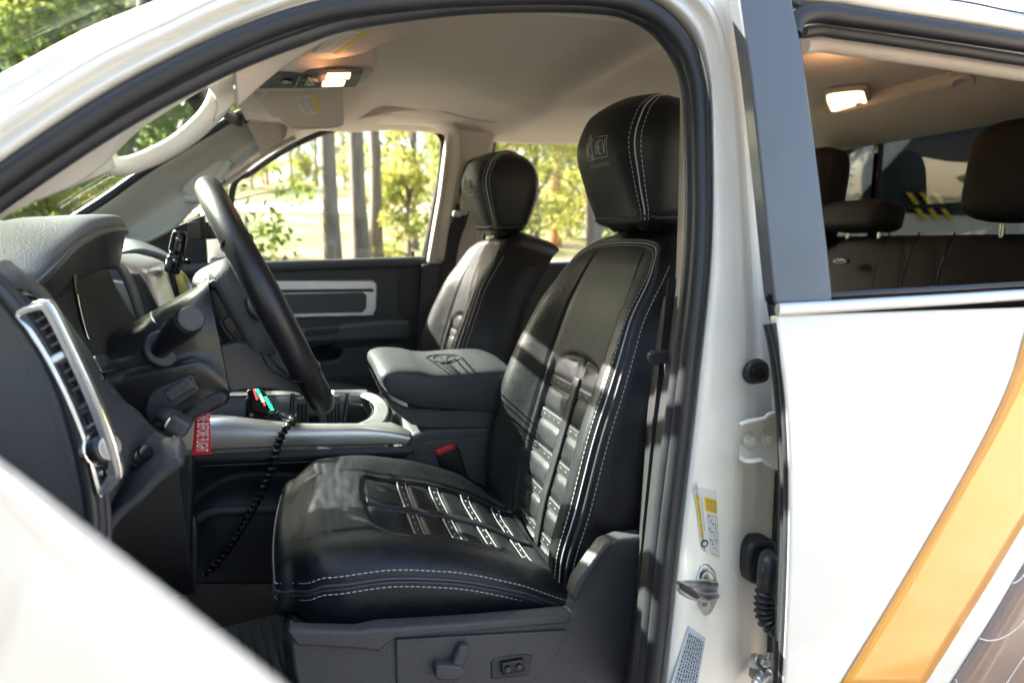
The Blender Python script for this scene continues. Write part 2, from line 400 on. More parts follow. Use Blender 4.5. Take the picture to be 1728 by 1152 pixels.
def copy_tree(o,loc,rz=0,sc=1,label=None,group=None):
    c=o.copy(); COL.objects.link(c); c.location=loc; c.rotation_euler.z=rz; c.scale=(sc,sc,sc)
    for ch in [k for k in bpy.data.objects if k.parent==o]:
        d=ch.copy(); COL.objects.link(d); d.parent=c; d.matrix_parent_inverse=Matrix()
    if label: c['label']=label
    if group: c['group']=group
    return c
def gpos(px,dist):       # spot on the ground in the direction of a column of the view
    d=ray(px,402); d=V((d.x,d.y,0)).normalized(); x=CAM.x+d.x*dist; y=CAM.y+d.y*dist
    return V((x,y,ground_z(x,y)-.03))
def place(o,px,dist,rz,sc,label,group=None,first=[]):
    if o.name not in first:
        first.append(o.name); o.location=gpos(px,dist); o.rotation_euler.z=rz; o.scale=(sc,)*3; o['label']=label
        if group: o['group']=group
        return o
    return copy_tree(o,gpos(px,dist),rz,sc,label,group)
pineA=make_pine(3,15,.155,'bark','leaf_pine','x'); pineB=make_pine(8,17,.17,'bark_red','leaf_pine','x')
GP='tall pine trunks beyond the truck'
place(pineA,561,13.2,0,1,'straight grey pine trunk, leftmost in the passenger door window',GP)
place(pineA,609,13.6,2,1.03,'grey pine trunk in the middle of the passenger window, lit along one edge',GP)
place(pineA,634,16.5,4,.95,'slimmer grey pine trunk nearest the rear edge of the passenger window',GP)
place(pineA,1003,12,1,.9,'grey pine trunk just behind the driver headrest',GP)
place(pineA,168,9.5,3,1,'grey pine trunk cut off above the white windscreen pillar',GP)
place(pineB,92,13,0,.9,'orange barked pine trunk above the windscreen pillar',GP)
place(pineB,14,11.5,2,.95,'orange barked pine trunk at the left edge of the picture',GP)
place(pineB,938,21,1,.9,'pale pine trunk between the two front headrests',GP)
FG='distant trees filling the forest behind the truck'
la=make_leafy(21,5.5,1.9,'leaf_yellow'); lb=make_leafy(22,6.5,2.2,'leaf_green'); lc=make_leafy(23,3.2,1.5,'leaf_yellow',3600,.07,.05)
ld=make_leafy(31,6.5,2.2,'leaf_green',15000,.11)
spots=[(lb,700,19,1,'broad green leafy tree right of the three grey trunks'),(la,735,22,1.1,'yellow green tree near the rear edge of the passenger window'),
(la,862,13,.9,'bright yellow green tree behind the passenger headrest'),(lb,905,18,1,'green leafy tree seen between the front headrests'),(la,960,24,1.2,'tall yellow tree seen just left of the driver headrest'),
(la,430,56,1.0,'far yellow tree above the road on the left of the passenger window'),(lb,512,60,1.0,'far green tree above the road beside the leftmost trunk'),(la,585,62,1.1,'far yellow tree between the first two grey trunks'),
(lc,520,44,.7,'far low yellow bush at the left of the passenger window'),(lc,690,17,.8,'low yellow green bush right of the slimmer trunk'),
(lb,40,15,1,'green leafy tree between the two orange trunks'),(lb,130,14,1,'green leafy tree right of the orange trunk above the pillar'),(la,60,22,1.4,'yellow green tree behind the orange trunks'),
(la,200,20,1.2,'yellow green tree above the white pillar'),(lb,230,10,1,'green tree seen through the windscreen by the grab handle'),(lb,110,9,.8,'green tree seen through the windscreen above the dashboard'),
(lb,300,14,1.1,'green leafy tree behind the windscreen mirror'),(la,400,52,1.1,'yellow green tree behind the far windscreen pillar'),(lb,-60,11,1.1,'green tree beyond the left edge of the windscreen'),
(lc,120,7.5,.75,'small yellow bush low in the windscreen'),(la,1010,16,1,'yellow green tree half hidden by the driver headrest'),(lb,820,30,1.3,'far green tree behind the rear side window')]
for i,(o,px,dd,sc,lb_) in enumerate(spots): place(o,px,dd,i*1.3,sc,lb_,'leafy trees behind the truck')
rn=random.Random(5)
FAR='far forest trees behind the road'
for i in range(26):
    px=-250+i*60+rn.uniform(-14,14); dd=rn.uniform(56,85)
    o=(pineA,pineB)[i%3==0]; c=copy_tree(o,gpos(px,dd),rn.random()*6,rn.uniform(.85,1.15),'distant pine in the blurred forest beyond the road',FAR)
for i in range(30):
    px=-260+i*55+rn.uniform(-14,14); dd=rn.uniform(60,90)
    copy_tree((la,lb)[i%3==0],gpos(px,dd),rn.random()*6,rn.uniform(1.0,1.7),'distant leafy tree in the blurred forest beyond the road','far leafy trees behind the road')
ud=V((SUN_DIR.x,SUN_DIR.y,0)).normalized(); vd=V((-ud.y,ud.x,0)); vd=vd if vd.y>0 else -vd
for i,(dd,vv) in enumerate(((7,-2.3),(9,-2.1),(11,-1.9),(13,-1.9))):  # dense trees added out of view to keep the sun off the open door
    p=V((0,0,0))+ud*dd+vd*vv
    if i==0: ld.location=V((p.x,p.y,ground_z(p.x,p.y)-.03)); ld.scale=(1.75,)*3; ld['label']='unseen leafy tree added ahead of the truck, left of the picture, to shade the open door'; ld['group']='unseen leafy trees added for shade'; continue
    copy_tree(ld,V((p.x,p.y,ground_z(p.x,p.y)-.03)),i*2,1.75,'unseen leafy tree added ahead of the truck, left of the picture, to shade the open door','unseen leafy trees added for shade')
for i,(a_,d_) in enumerate(((158,9),(168,7.5),(178,9.5),(188,7.5),(198,9),(208,8),(219,9.5),(173,12),(195,12),(212,12))):  # unseen ring of trees, added to cut sky light on the open door
    x_,y_=math.cos(R(a_))*d_-.5,math.sin(R(a_))*d_-.5; copy_tree(ld,V((x_,y_,ground_z(x_,y_)-.03)),i,1.35/1.0,'unseen leafy tree added ahead of the truck, left of the picture, to shade the open door','unseen leafy trees added for shade')
for i in range(14):      # trees on the near side, whose reflection the paint carries
    a=R(200+i*11.5); d=rn.uniform(14,26)
    copy_tree((pineA,la,lb)[i%3],V((math.cos(a)*d,math.sin(a)*d,0)),i,1.1,'tree behind the camera on the open side of the gravel yard','trees on the open side of the yard')
# ================================================================ PARKED CARS BEHIND
def parked_van(loc,rz):
    root=empty('parked_van',loc,'white van parked behind, seen through the tinted rear window','van')
    prof=[(-2.4,.35),(-2.45,1.0),(-2.35,1.25),(-1.5,1.42),(-.75,2.15),(-.3,2.25),(2.3,2.22),(2.45,1.9),(2.45,.4),(1.9,.32),(-1.9,.32)]
    slab('body',[V((x,-.95,z)) for x,z in prof],(0,1.9,0),M['white'],root,bevel=.09,seg=4)
    slab('windscreen',[V((x-.02,-.78,z+.02)) for x,z in [(-1.46,1.46),(-.80,2.10),(-.78,2.06),(-1.40,1.42)]],(0,1.56,0),M['darkglass'],root,bevel=.004)
    for s in(-1,1):
        slab('side_window',[V((x,s*.952,z)) for x,z in [(-1.25,1.45),(-.62,2.02),(.3,2.02),(.3,1.42)]],(0,.006*s,0),M['darkglass'],root,bevel=.002)
        box('headlight',(-2.42,s*.7,1.0),(.1,.36,.2),M['silver'],root,bevel=.03)
        for x in(-1.55,1.5):
            wh=tube('wheel',[V((x,s*.95,.35)),V((x,s*.74,.35))],.35,M['rubber'],root,n=36); disc('rim',(x,s*.955,.35),(0,s,0),.21,.012,M['silver'],wh)
    box('grille',(-2.44,0,.85),(.06,1.0,.22),M['plastic_dark'],root,bevel=.02)
    box('bumper',(-2.46,0,.5),(.16,1.8,.28),M['plastic'],root,bevel=.05)
    for o in bpy.data.objects:
        if o.parent==root: o.matrix_parent_inverse=Matrix()
    root.rotation_euler.z=rz; return root
# ================================================================ TRUCK: SIDE BODY (white)
# curves of the door opening, as (px,py) columns shared by the sheets
SEAL=[(-70,335),(0,287),(100,216),(200,152),(300,98),(400,50),(500,12),(600,-8),(800,-22),(1000,-22),(1100,2),(1160,55),(1187,120),(1197,210),(1196,420),(1172,650),(1142,900),(1113,1170)]
SILH=[(-70,158),(0,125),(100,72),(165,40),(265,0),(330,-30),(450,-70),(560,-90),(760,-110),(960,-110),(1120,-90),(1215,-50),(1252,30),(1278,160),(1309,520),(1327,700),(1333,900),(1333,1170)]
prof=[(0,.062),(.10,.050),(.20,.044),(.30,.050),(.36,.050),(.46,.040),(.60,.046),(.74,.060),(.88,.066),(1,.10)]
profB=[(0,.062),(.03,.054),(.06,.048),(.16,.044),(.42,.046),(.54,.052),(.64,.068),(.74,.082),(.9,.084),(1,.088)]
rows=[]
for k in range(10):
    row=[]
    for i,(a,b) in enumerate(zip(SEAL,SILH)):
        wB=sstep(11,14,i); f=lerp(prof[k][0],profB[k][0],wB); d=lerp(prof[k][1],profB[k][1],wB)
        row.append(T(lerp(a[0],b[0],f),lerp(a[1],b[1],f),d))
    rows.append(row)
frame_o=sheet('body_side',rows,M['white_in'],truck,nu=150,nv=60,solid=.012,off=-1)
tag(frame_o,'white painted body frame round the open front doorway')
# shallow seam lines of the jamb
tube('sealer_bead',[T(x,y,.047) for x,y in [(1262,60),(1280,200),(1296,400),(1300,600),(1306,700)]],.0016,M['white_in'],frame_o,smp=40)
# lower lip of the jamb where it turns to the doorway
sheet('roof_skin',[[V((x,y,z)) for x in (x0,.4,1,1.9)] for x0,y,z in ((.12,.2,2.01),(.02,.3,2.06),(-.16,.9,2.08),(-.16,1.5,2.05),(-.14,1.62,2.01))],M['white'],truck,nu=10,nv=20,solid=.01)
si_=[T(x,y,.10) for x,y in SILH[4:13]]
sheet('roof_side',[si_,[V((lerp(p.x,.08+.105*i,.5),lerp(p.y,.30,.45),lerp(p.z,2.06,.62))) for i,p in enumerate(si_)],[V((.06+.115*i,.31,2.062)) for i,p in enumerate(si_)]],M['white'],truck,nu=50,nv=12,solid=.01)
slab('cowl_side',[V((x,.04,z)) for x,z in ((-.66,.75),(-.66,1.46),(-.50,1.50),(-.365,1.50),(-.365,.75))],(0,.05,0),M['white'],truck,bevel=.008)
# front fender / cowl beyond the windscreen is hidden; hood lies ahead
sheet('hood',[[V((x,y,z)) for x,z in ((-2.2,1.25),(-1.6,1.42),(-.95,1.50))] for y in (.25,.9,1.55)],M['white'],truck,nu=12,nv=8,solid=.01)
# rear part of the cab shell, bed and wheels so that the truck stands complete
for yy,s in ((.06,1),(1.74,-1)):
    slab('rear_quarter',[V((1.62,yy,z)) if False else V((x,yy,z)) for x,z in [(1.55,.75),(1.55,1.56),(1.60,2.0),(1.95,2.0),(1.98,1.56),(1.98,.75)]],(0,.03*s,0),M['white'],truck,bevel=.008)
slab('cargo_bed',[V((2.02,.0,z)) if False else V((x,-.02,z)) for x,z in [(2.02,.75),(2.02,1.42),(3.9,1.46),(3.92,.8)]],(0,.06,0),M['white'],truck,bevel=.01)
slab('cargo_bed',[V((x,1.78,z)) for x,z in [(2.02,.75),(2.02,1.42),(3.9,1.46),(3.92,.8)]],(0,.06,0),M['white'],truck,bevel=.01)
box('bed_floor',(2.97,.9,.95),(1.9,1.72,.04),M['plastic'],truck)
box('tailgate',(3.9,.9,1.17),(.06,1.72,.5),M['white'],truck,bevel=.01)
for x in (-1.55,2.75):
    for y in (.10,1.70):
        wh=tube('wheel',[V((x,y-.14,.43)),V((x,y+.14,.43))],.43,M['rubber'],truck,n=40,bevel=.03)
        disc('rim',(x,y-.142 if y<1 else y+.142,.43),(0,-1 if y<1 else 1,0),.24,.012,M['silver'],wh)
sheet('front_fender',[[V((x,yy,z)) for x,z in ((-2.2,zz),(-1.5,zz),(-.62,zz))] for yy,zz in ((.02,.75),(.0,1.1),(.03,1.4),(.16,1.47))],M['white'],truck,nu=12,nv=12,solid=.01)
sheet('front_fender',[[V((x,yy,z)) for x,z in ((-2.2,zz),(-1.5,zz),(-.62,zz))] for yy,zz in ((1.78,.75),(1.80,1.1),(1.77,1.4),(1.64,1.47))],M['white'],truck,nu=12,nv=12,solid=.01)
box('bumper',(-2.3,.9,.8),(.2,1.8,.35),M['chrome'],truck,bevel=.04)
box('grille',(-2.2,.9,1.1),(.1,1.3,.35),M['plastic_dark'],truck,bevel=.03)
box('chassis',(.9,.9,.62),(5.2,1.3,.16),M['plastic_dark'],truck,bevel=.02)
box('rocker_sill',(.2,.05,.74),(1.7,.14,.14),M['white_in'],truck,bevel=.02)
# weatherstrip: two soft lips side by side
sealpts=[T(x,y,.052) for x,y in SEAL]
mid=[(-70,352),(0,303),(100,234),(200,170),(300,116),(400,68),(500,31),(600,10),(800,-6),(1000,-6),(1088,15),(1143,62),(1172,125),(1182,210),(1181,420),(1157,650),(1127,900),(1098,1170)]
inn=[(-70,385),(0,334),(100,266),(200,203),(300,148),(400,100),(500,62),(600,32),(800,8),(1000,8),(1078,26),(1128,68),(1158,128),(1168,210),(1168,420),(1143,650),(1112,900),(1084,1170)]
ws=tube('weatherstrip',[T(x,y,.056) for x,y in mid],.0105,M['rubber'],truck,n=14,smp=150)
tag(ws,'black rubber weatherstrip round the front door opening')
tube('sealing_lip',[T(x,y,.076) for x,y in inn],.0105,M['rubber_sheen'],ws,n=14,smp=150)
tube('groove',[T(x+(0),y,.062) for x,y in [((a[0]+b[0])/2,(a[1]+b[1])/2) for a,b in zip(mid,inn)]],.006,M['plastic_dark'],ws,n=8,smp=150)
tube('pinch_flange',[T(x,y,.066) for x,y in SEAL],.005,M['rubber'],ws,n=8,smp=150)
# ---- jamb hardware
def jambY(px,py,d): return T(px,py,d)
# striker
st=slab('striker_plate',[A(x,y,.042) for x,y in [(1184,953),(1197,952),(1208,965),(1213,990),(1211,1015),(1200,1036),(1190,1040),(1178,1022),(1174,1000),(1176,975)]],(0,.012,0),M['zinc'],frame_o,bevel=.002)
for x,y in ((1192,972),(1189,1018)):
    disc('striker_bolt',A(x,y,.040),(0,-1,0),.0072,.006,M['zinc'],frame_o); disc('bolt_socket',A(x,y,.0335),(0,-1,0),.0036,.0008,M['steel_dark'],frame_o,bevel=0)
tube('striker_loop',cm([A(1206,986,.040),A(1186,984,.018),A(1154,986,-.004),A(1150,993,-.006),A(1166,1003,-.004),A(1190,1008,.012),A(1207,1004,.040)],40),.0052,M['zinc'],frame_o,n=12)
slab('striker_cap',[A(x,y,-.012) for x,y in [(1148,986),(1156,986),(1180,1002),(1181,1009),(1174,1010),(1152,997)]],(0,.009,0),M['gloss'],frame_o,bevel=.003,smp=30)
# grommet
slab('rubber_grommet',[T(x,y,.040) for x,y in [(1268,612),(1285,606),(1298,614),(1301,630),(1297,643),(1284,648),(1266,648),(1259,632)]],(0,.01,0),M['rubber'],frame_o,bevel=.004,smp=40)
slab('grommet_hole',[T(x,y,.0375) for x,y in [(1272,622),(1284,619),(1293,624),(1293,634),(1286,639),(1273,638),(1269,630)]],(0,.004,0),M['gloss'],frame_o,bevel=.0005,smp=30)
# upper door hinge: folded bracket + two bolts
hp=[(1250,718),(1262,713),(1290,708),(1302,700),(1330,698),(1345,698)]
hb=[(1250,770),(1262,776),(1285,774),(1302,784),(1330,793),(1345,795)]
sheet('door_hinge',[[A(x,y,.015) for x,y in hp],[A(x,y+3,.045) for x,y in hp],[A(lerp(p[0],q[0],.5),lerp(p[1],q[1],.5),.052) for p,q in zip(hp,hb)],[A(x,y-3,.045) for x,y in hb],[A(x,y,.015) for x,y in hb]],M['white_in'],frame_o,nu=40,nv=30,lin=True,solid=.004,ang=25)
for x,y in ((1264,741),(1293,738)):
    disc('hinge_bolt_washer',A(x,y,.048),(0,-1,0),.0092,.003,M['white_in'],frame_o); disc('hinge_bolt',A(x+1,y,.045),(-.15,-1,0),.0062,.008,M['white_in'],frame_o,seg=6)
tube('hinge_barrel',[A(1322,714,.02),A(1324,770,.02)],.008,M['white_in'],frame_o,n=16)
# wiring boot
wb=slab('wiring_boot_plate',[A(x,y,.040) for x,y in [(1270,920),(1285,913),(1305,913),(1313,922),(1313,960),(1305,985),(1285,989),(1268,984),(1261,965),(1262,935)]],(0,.03,0),M['rubber'],frame_o,bevel=.006,smp=50)
tube('wiring_boot_elbow',cm([A(1300,940,.042),A(1297,945,.012),A(1295,965,.008),A(1294,990,.012)],24),.0115,M['rubber_sheen'],frame_o,n=16)
bp=cm([A(1294,988,.012),A(1290,1010,.012),A(1290,1030,.010),A(1296,1048,.006),A(1312,1058,.002),A(1340,1058,0)],110)
tube('wiring_bellows',bp,.0105,M['rubber_sheen'],frame_o,n=16,scale=[1+.20*math.sin(i*.63) for i in range(110)])
# lower hinge and check assembly
for x,y,r_,h in ((1274,1115,.010,.016),(1298,1112,.009,.010)):
    disc('hinge_bolt',A(x,y,.046),(0,-1,.5),r_,h,M['zinc'],frame_o,seg=24); disc('hinge_nut',A(x,y,.044)+V((0,-h,.008)),(0,-1,.5),r_*.6,.006,M['zinc'],frame_o,seg=6)
pv=pillow(A(1290,1135,.05),(.040,.02,.022),RY(15),e=.5); mesh('check_arm',*pv,M['steel_dark'],frame_o)
bp=cm([A(1275,1165,.03),A(1290,1140,.02),A(1330,1130,.02)],60); tube('check_spring',bp,.007,M['zinc'],frame_o,n=12,scale=[1+.25*math.sin(i*1.1) for i in range(60)])
slab('dark_gap',[A(x,y,.072) for x,y in [(1318,640),(1345,640),(1345,1170),(1300,1170),(1304,1060),(1311,900),(1318,760)]],(0,.01,0),M['plastic_dark'],frame_o,bevel=.001)
# ---- tyre placard and lower label on the jamb (printed labels)
def quadmap(c4,Yd):
    c=[T(x,y,Yd) for x,y in c4]
    return lambda u,v: (c[0]*(1-u)+c[1]*u)*(1-v)+(c[3]*(1-u)+c[2]*u)*v
def qrect(mb,q,u0,v0,u1,v1,off=V((0,-.0003,0))):
    mb.add([q(u0,v0)+off,q(u1,v0)+off,q(u1,v1)+off,q(u0,v1)+off],[(0,1,2,3)])
E1=T
c4=[(1170,820),(1209,829),(1214,942),(1184,927)]; q=quadmap(c4,.0425)
lbl=slab('tyre_placard',[T(x,y,.0425) for x,y in c4],(0,.0008,0),M['paper'],frame_o,bevel=0,smooth=False)
m=MB(); qrect(m,q,.02,.12,.10,.80) if False else qrect(m,q,.03,.13,.20,.80); qrect(m,q,.42,.12,.97,.34); m.build('yellow_panels',M['yellow'],frame_o,smooth=False)
m=MB()
for i in range(11): qrect(m,q,.52+.42*(i%4)/4,.40+.045*(i//1),.58+.42*(i%4)/4,.425+.045*i,V((0,-.0006,0)))
for u in (.50,.62,.74,.86,.97): qrect(m,q,u,.38,u+.012,.97,V((0,-.0006,0)))
for v in (.38,.5,.62,.76,.97): qrect(m,q,.5,v,.97,v+.006,V((0,-.0006,0)))
for u in (.50,.60,.70,.80,.90):
    for v in range(5): qrect(m,q,u,.145+v*.037,u+.05,.170+v*.037,V((0,-.0006,0)))
for i in range(16): qrect(m,q,.27,.14+i*.034,.30,.158+i*.034,V((0,-.0006,0)))
ya=(q(0,0)-q(0,1)).normalized(); xa=(q(1,0)-q(0,0)).normalized()
writing(m,'TIRE AND LOADING INFORMATION',q(.12,.46)+V((0,-.0006,0)),ya*-1,xa,.0058,.92)
m.build('printed_text',M['ink'],frame_o,smooth=False)
disc('round_seal',q(.20,.87)+V((0,-.0004,0)),(0,-1,0),.0050,.0004,M['ink'],frame_o,bevel=0); disc('round_seal_mark',q(.20,.87)+V((0,-.001,0)),(0,-1,0),.0028,.0003,M['labelblue'],frame_o,bevel=0)
c4=[(1162,1056),(1191,1076),(1175,1170),(1128,1166)]; q2=quadmap(c4,.0425)
slab('information_label',[T(x,y,.0425) for x,y in c4],(0,.0008,0),M['labelblue'],frame_o,bevel=0,smooth=False)
m=MB(); rr_=random.Random(2)
for r_ in range(8):
    u=.12+.105*r_; v=.08
    while v<.95:
        l=rr_.uniform(.02,.07); qrect(m,q2,u,v,u+.05,min(.97,v+l),V((0,-.0006,0))); v+=l+.018
m.build('printed_text',M['ink'],frame_o,smooth=False)
# ================================================================ REAR DOOR
def RD(px,py,off=0):
    y=-.03
    for _ in range(5):
        p=A(px,py,y); z=min(p.z,1.56); y=-.030-.030*math.sin(min(1,max(0,(1.56-z)/.55))*math.pi*.6)+off+.006*sstep(1.5,1.56,z)
    return A(px,py,y)
L=[(1309,532),(1318,600),(1327,680),(1332,780),(1332,900),(1328,1030),(1321,1180)]; Rr=[(2300,500),(2300,590),(2300,690),(2300,800),(2300,900),(2300,1040),(2300,1200)]
rear=sheet('rear_door',[[RD(lerp(a[0],b[0],f),lerp(a[1],b[1],f)) for f in (0,.15,.35,.6,.8,1)] for a,b in zip(L,Rr)],M['white'],truck,nu=60,nv=60,solid=.010)
tag(rear,'closed white rear door with an orange stripe')
tube('door_edge_seal',[RD(x-1,y,.006) for x,y in [(1305,545)]+L[1:]],.0058,M['rubber_sheen'],rear,smp=80)
tube('door_edge_gasket',[RD(x-4,y,.03) for x,y in [(1307,545)]+L[1:]],.010,M['plastic_dark'],rear,smp=80)
def decal(name,a,b,mt,off,n=30):
    ra=cm([(x,y,0) for x,y in a],n); rb=cm([(x,y,0) for x,y in b],n); rows=[]
    for k in range(9): rows.append([RD(lerp(p.x,q.x,k/8),lerp(p.y,q.y,k/8),off) for p,q in zip(ra,rb)])
    vs,fs=grid(rows); return mesh(name,vs,fs,mt,rear,solid=.0004,off=0)
a1=[(1748,480),(1738,530),(1722,590),(1700,655),(1668,725),(1628,800),(1580,885),(1530,970),(1475,1062),(1412,1165)]
b1=[(1990,480),(1980,530),(1925,600),(1880,660),(1830,730),(1790,790),(1728,885),(1680,965),(1622,1058),(1552,1168)]
decal('orange_stripe',a1,b1,M['orange'],-.0012)
a2=[(1860,760),(1790,860),(1728,953),(1664,1060),(1594,1170)]; b2=[(2250,760),(2200,860),(2100,953),(2050,1060),(2050,1170)]
decal('brown_wrap',a2,b2,M['wrap'],-.0012)
for cl in ([(1652,1076),(1668,1080),(1690,1076),(1712,1062),(1728,1046),(1750,1020)],[(1612,1145),(1620,1160),(1640,1175)],[(1690,1165),(1706,1140),(1728,1108),(1750,1090)],[(1708,984),(1720,978),(1735,962),(1760,955)],[(1760,1100),(1800,1060),(1830,1000),(1900,980)]):
    tube('contour_line',[RD(x,y,-.0016) for x,y in cl],.0009,M['white_line'],rear,n=6,smp=30)
# belt moulding
bl=[RD(x,y,-.004) for x,y in [(1312,522),(1400,517),(1500,511),(1620,504),(1728,497),(1900,487),(2300,462)]]
tube('belt_moulding',bl,.0068,M['satin' if False else 'silver'],rear,n=16,ry=.0045,smp=60)
tag(bpy.data.objects['belt_moulding'],'bright moulding under the rear door window')
tube('glass_wiper',[p+V((0,.014,.010)) for p in bl],.0055,M['gloss'],rear,smp=60)
# window frame
ap=slab('pillar_applique',[T(x,y,-.022) for x,y in [(1240,-60),(1330,-60),(1340,20),(1352,75),(1372,215),(1394,400),(1405,503),(1405,509),(1309,513),(1304,470),(1290,330),(1268,130)]],(0,.02,0),M['applique'],rear,bevel=.0025)
tube('window_frame_edge',[T(x,y,-.006) for x,y in [(1242,-40),(1262,90),(1284,300),(1299,455),(1303,515),(1308,545)]],.0055,M['rubber_sheen'],rear,smp=40)
slab('window_channel',[T(x,y,.006) for x,y in [(1330,-60),(1330,10),(1343,75),(1362,200),(1380,340),(1396,503),(1407,503),(1383,300),(1353,75),(1345,40)]],(0,.02,0),M['rubber'],rear,bevel=.002)
top=[(1336,62),(1340,42),(1355,28),(1385,24),(1420,29),(1500,40),(1620,58),(1728,75),(1900,100),(2200,150)]
tube('window_run_channel',[T(x,y-2,-.004) for x,y in top],.0115,M['rubber'],rear,n=14,smp=80)
tube('window_chrome_strip',[T(x,y+13,.006) for x,y in top[1:]],.0042,M['silver'],rear,n=12,smp=80)
tube('window_lip',[T(x,y+26,.018) for x,y in top[2:]],.0080,M['plastic_dark'],rear,n=12,smp=80)
tube('window_inner_trim',[T(x,y+47,.05) for x,y in top[2:]],.0125,M['beige'],rear,n=12,smp=80)
sheet('roof_rail',[[T(x,y+dy,d) for x,y in [(1300,-25),(1355,-6),(1420,2),(1500,16),(1620,34),(1728,52),(1900,80),(2200,130)]] for dy,d in ((10,.0),(-2,-.012),(-22,-.012),(-50,.03),(-90,.10))],M['white'],truck,nu=60,nv=16,solid=.01,off=-1)
tube('roof_drip_line',[T(x,y-32,-.008) for x,y in [(1500,22),(1620,34),(1728,55),(1900,80)]],.0012,M['rubber'],truck,smp=30,n=6)
tube('drip_channel',[T(x,y+15,-.004) for x,y in [(1300,-35),(1330,-18),(1355,-4),(1420,3),(1500,15),(1620,34),(1728,52),(1900,80),(2200,130)]],.005,M['rubber_sheen'],rear,smp=60)
# half lowered glass: only its edge shows above the belt
slab('window_pane',[T(x,y,.012) for x,y in [(1407,505),(1416,500),(1500,496),(1728,484),(2200,455),(2200,500),(1728,510),(1407,520)]],(0,.004,0),M['glass'],rear,bevel=.0005,smooth=False)
# ================================================================ OPEN FRONT DOOR (close, out of focus)
def FD(f,g,z): # along the door from hinge (0) to edge (1), g outwards
    h=V((-.345,.063,0)); e=V((.098,-.648,0)); d=(e-h); n=V((-d.y,d.x,0)).normalized()  # n points rearward/in
    return h+d*f-n*g+V((0,0,z))
rows=[]
for g_,z in ((-.055,.78),(-.075,.95),(-.082,1.12),(-.072,1.28),(-.050,1.38),(-.030,1.44),(-.014,1.49),(-.005,1.512),(.001,1.517),(.007,1.514),(.014,1.505),(.02,1.46),(.03,1.2),(.03,.8)):
    rows.append([FD(f,-g_,z-.008+.004*math.sin(f*3.1)) for f in (0,.2,.4,.6,.8,1)])
fd=sheet('front_door',rows,M['white'],truck,nu=30,nv=50,solid=.006,off=-1)
tag(fd,'open white front door, out of focus in the near corner')
slab('door_trim',[FD(f,-.036,z) for f,z in ((.02,.82),(.02,1.42),(.97,1.42),(.97,.82))],FD(0,-.03,0)-FD(0,0,0),M['plastic'],fd,bevel=.01)
tube('door_window_frame',[FD(0,0,1.54),FD(.22,0,1.88),FD(.5,.03,2.02),FD(.8,.05,2.04),FD(.97,.06,1.93),FD(1.0,.02,1.56)],.016,M['rubber'],fd,smp=50)
# ================================================================ FRONT SEATS
BL=.632; BX,BZ=.372,1.055; BD=V((math.sin(R(16)),0,math.cos(R(16)))); BN=V((-math.cos(R(16)),0,math.sin(R(16)))); SY=.52
def bW(t): return keys([(0,.222),(.3,.262),(.52,.256),(.76,.222),(.88,.200),(.955,.172),(1,.125)],t)
def bw0(t): return keys([(0,-.012),(.2,.0),(.7,.0),(.88,-.012),(.95,-.026),(1,-.055)],t)
STR=[.06,.17,.28,.39,.50]
def arch(s): a=min(1,abs(s)/.48); return .53+.07*math.sqrt(max(0,1-a*a))
def back_w(s,t):
    a=abs(s); w=bw0(t)
    Hb=keys([(0,.030),(.15,.050),(.42,.058),(.72,.036),(.92,.006),(1,0)],t)
    w+=Hb*(sstep(.46,.82,a)-.25*sstep(.86,1,a))
    w-=.0045*math.exp(-((a-.535)/.012)**2)*(t<.93)
    if a>.88: e=(a-.88)/.12; w-=.040*(1-math.sqrt(max(0,1-e*e)))
    if a<.52 and t<.66:     # sunken quilted channel
        m_=(1-sstep(.465,.505,a))*(1-sstep(arch(min(a,.479))-.004,arch(min(a,.399))+.018,t)); w-=.013*m_
        if m_>.02:
            if a<.065: w+=m_*(.0065*(1-(a/.065)**6))
            else:
                u=(a-.065)/(.48-.065); near=min(STR,key=lambda k:abs(k-t)); dt=abs(t-near)
                if dt<.019: w+=m_*.0018*(1-(dt/.019)**8)
                else:
                    lo=max([k for k in STR if k<t],default=-.03)+.019; hi=min([k for k in STR if k>t],default=.61)-.019
                    v=(t-lo)/(hi-lo)*2-1; uu=u*2-1
                    w+=m_*.0075*(1-abs(v)**4.0)**.6*(1-abs(uu)**6)**.6 if abs(v)<1 and abs(uu)<1 else 0
    # horizontal seam at the bolster bottom
    return w
def back_pt(s,t,lift=0):
    w=back_w(max(-1,min(1,s)),t)+lift
    return V((BX,SY,BZ))+BD*(t*BL)+BN*w+V((0,s*bW(t),0))
def back_nrm(s,t):
    e=.004; a=back_pt(s+e,t)-back_pt(s-e,t); b=back_pt(s,min(1,t+e))-back_pt(s,max(0,t-e)); n=a.cross(b).normalized()
    return n if n.dot(BN)>-.2 and n.x<.6 else (-n if n.dot(BN)<0 else n)
def side_pt(sg,t,depth):     # on the side wall, depth behind the front edge
    w=back_w(sg,t)-depth; bulge=.012*math.sin(min(1,depth/.1)*math.pi)*(1 if t<.9 else .3)
    return V((BX,SY,BZ))+BD*(t*BL)+BN*w+V((0,sg*(bW(t)+bulge),0))
def edge_samples():
    s=[-1+2*i/170 for i in range(171)]
    return s
def stitches(name,path,parent,mt='thread',L=.0056,gap=.0030,r=.00085,into=None):
    pts=even(path,.0008); mb=into if into is not None else MB(); n1=int(L/.0008); n2=int((L+gap)/.0008); i=0
    while i+n1<len(pts):
        mb.add(*sweep([pts[i],pts[i+n1//2],pts[i+n1]],circ(r,5),scale=[.6,1,.6])); i+=n2
    return None if into is not None else mb.build(name,M[mt],parent)
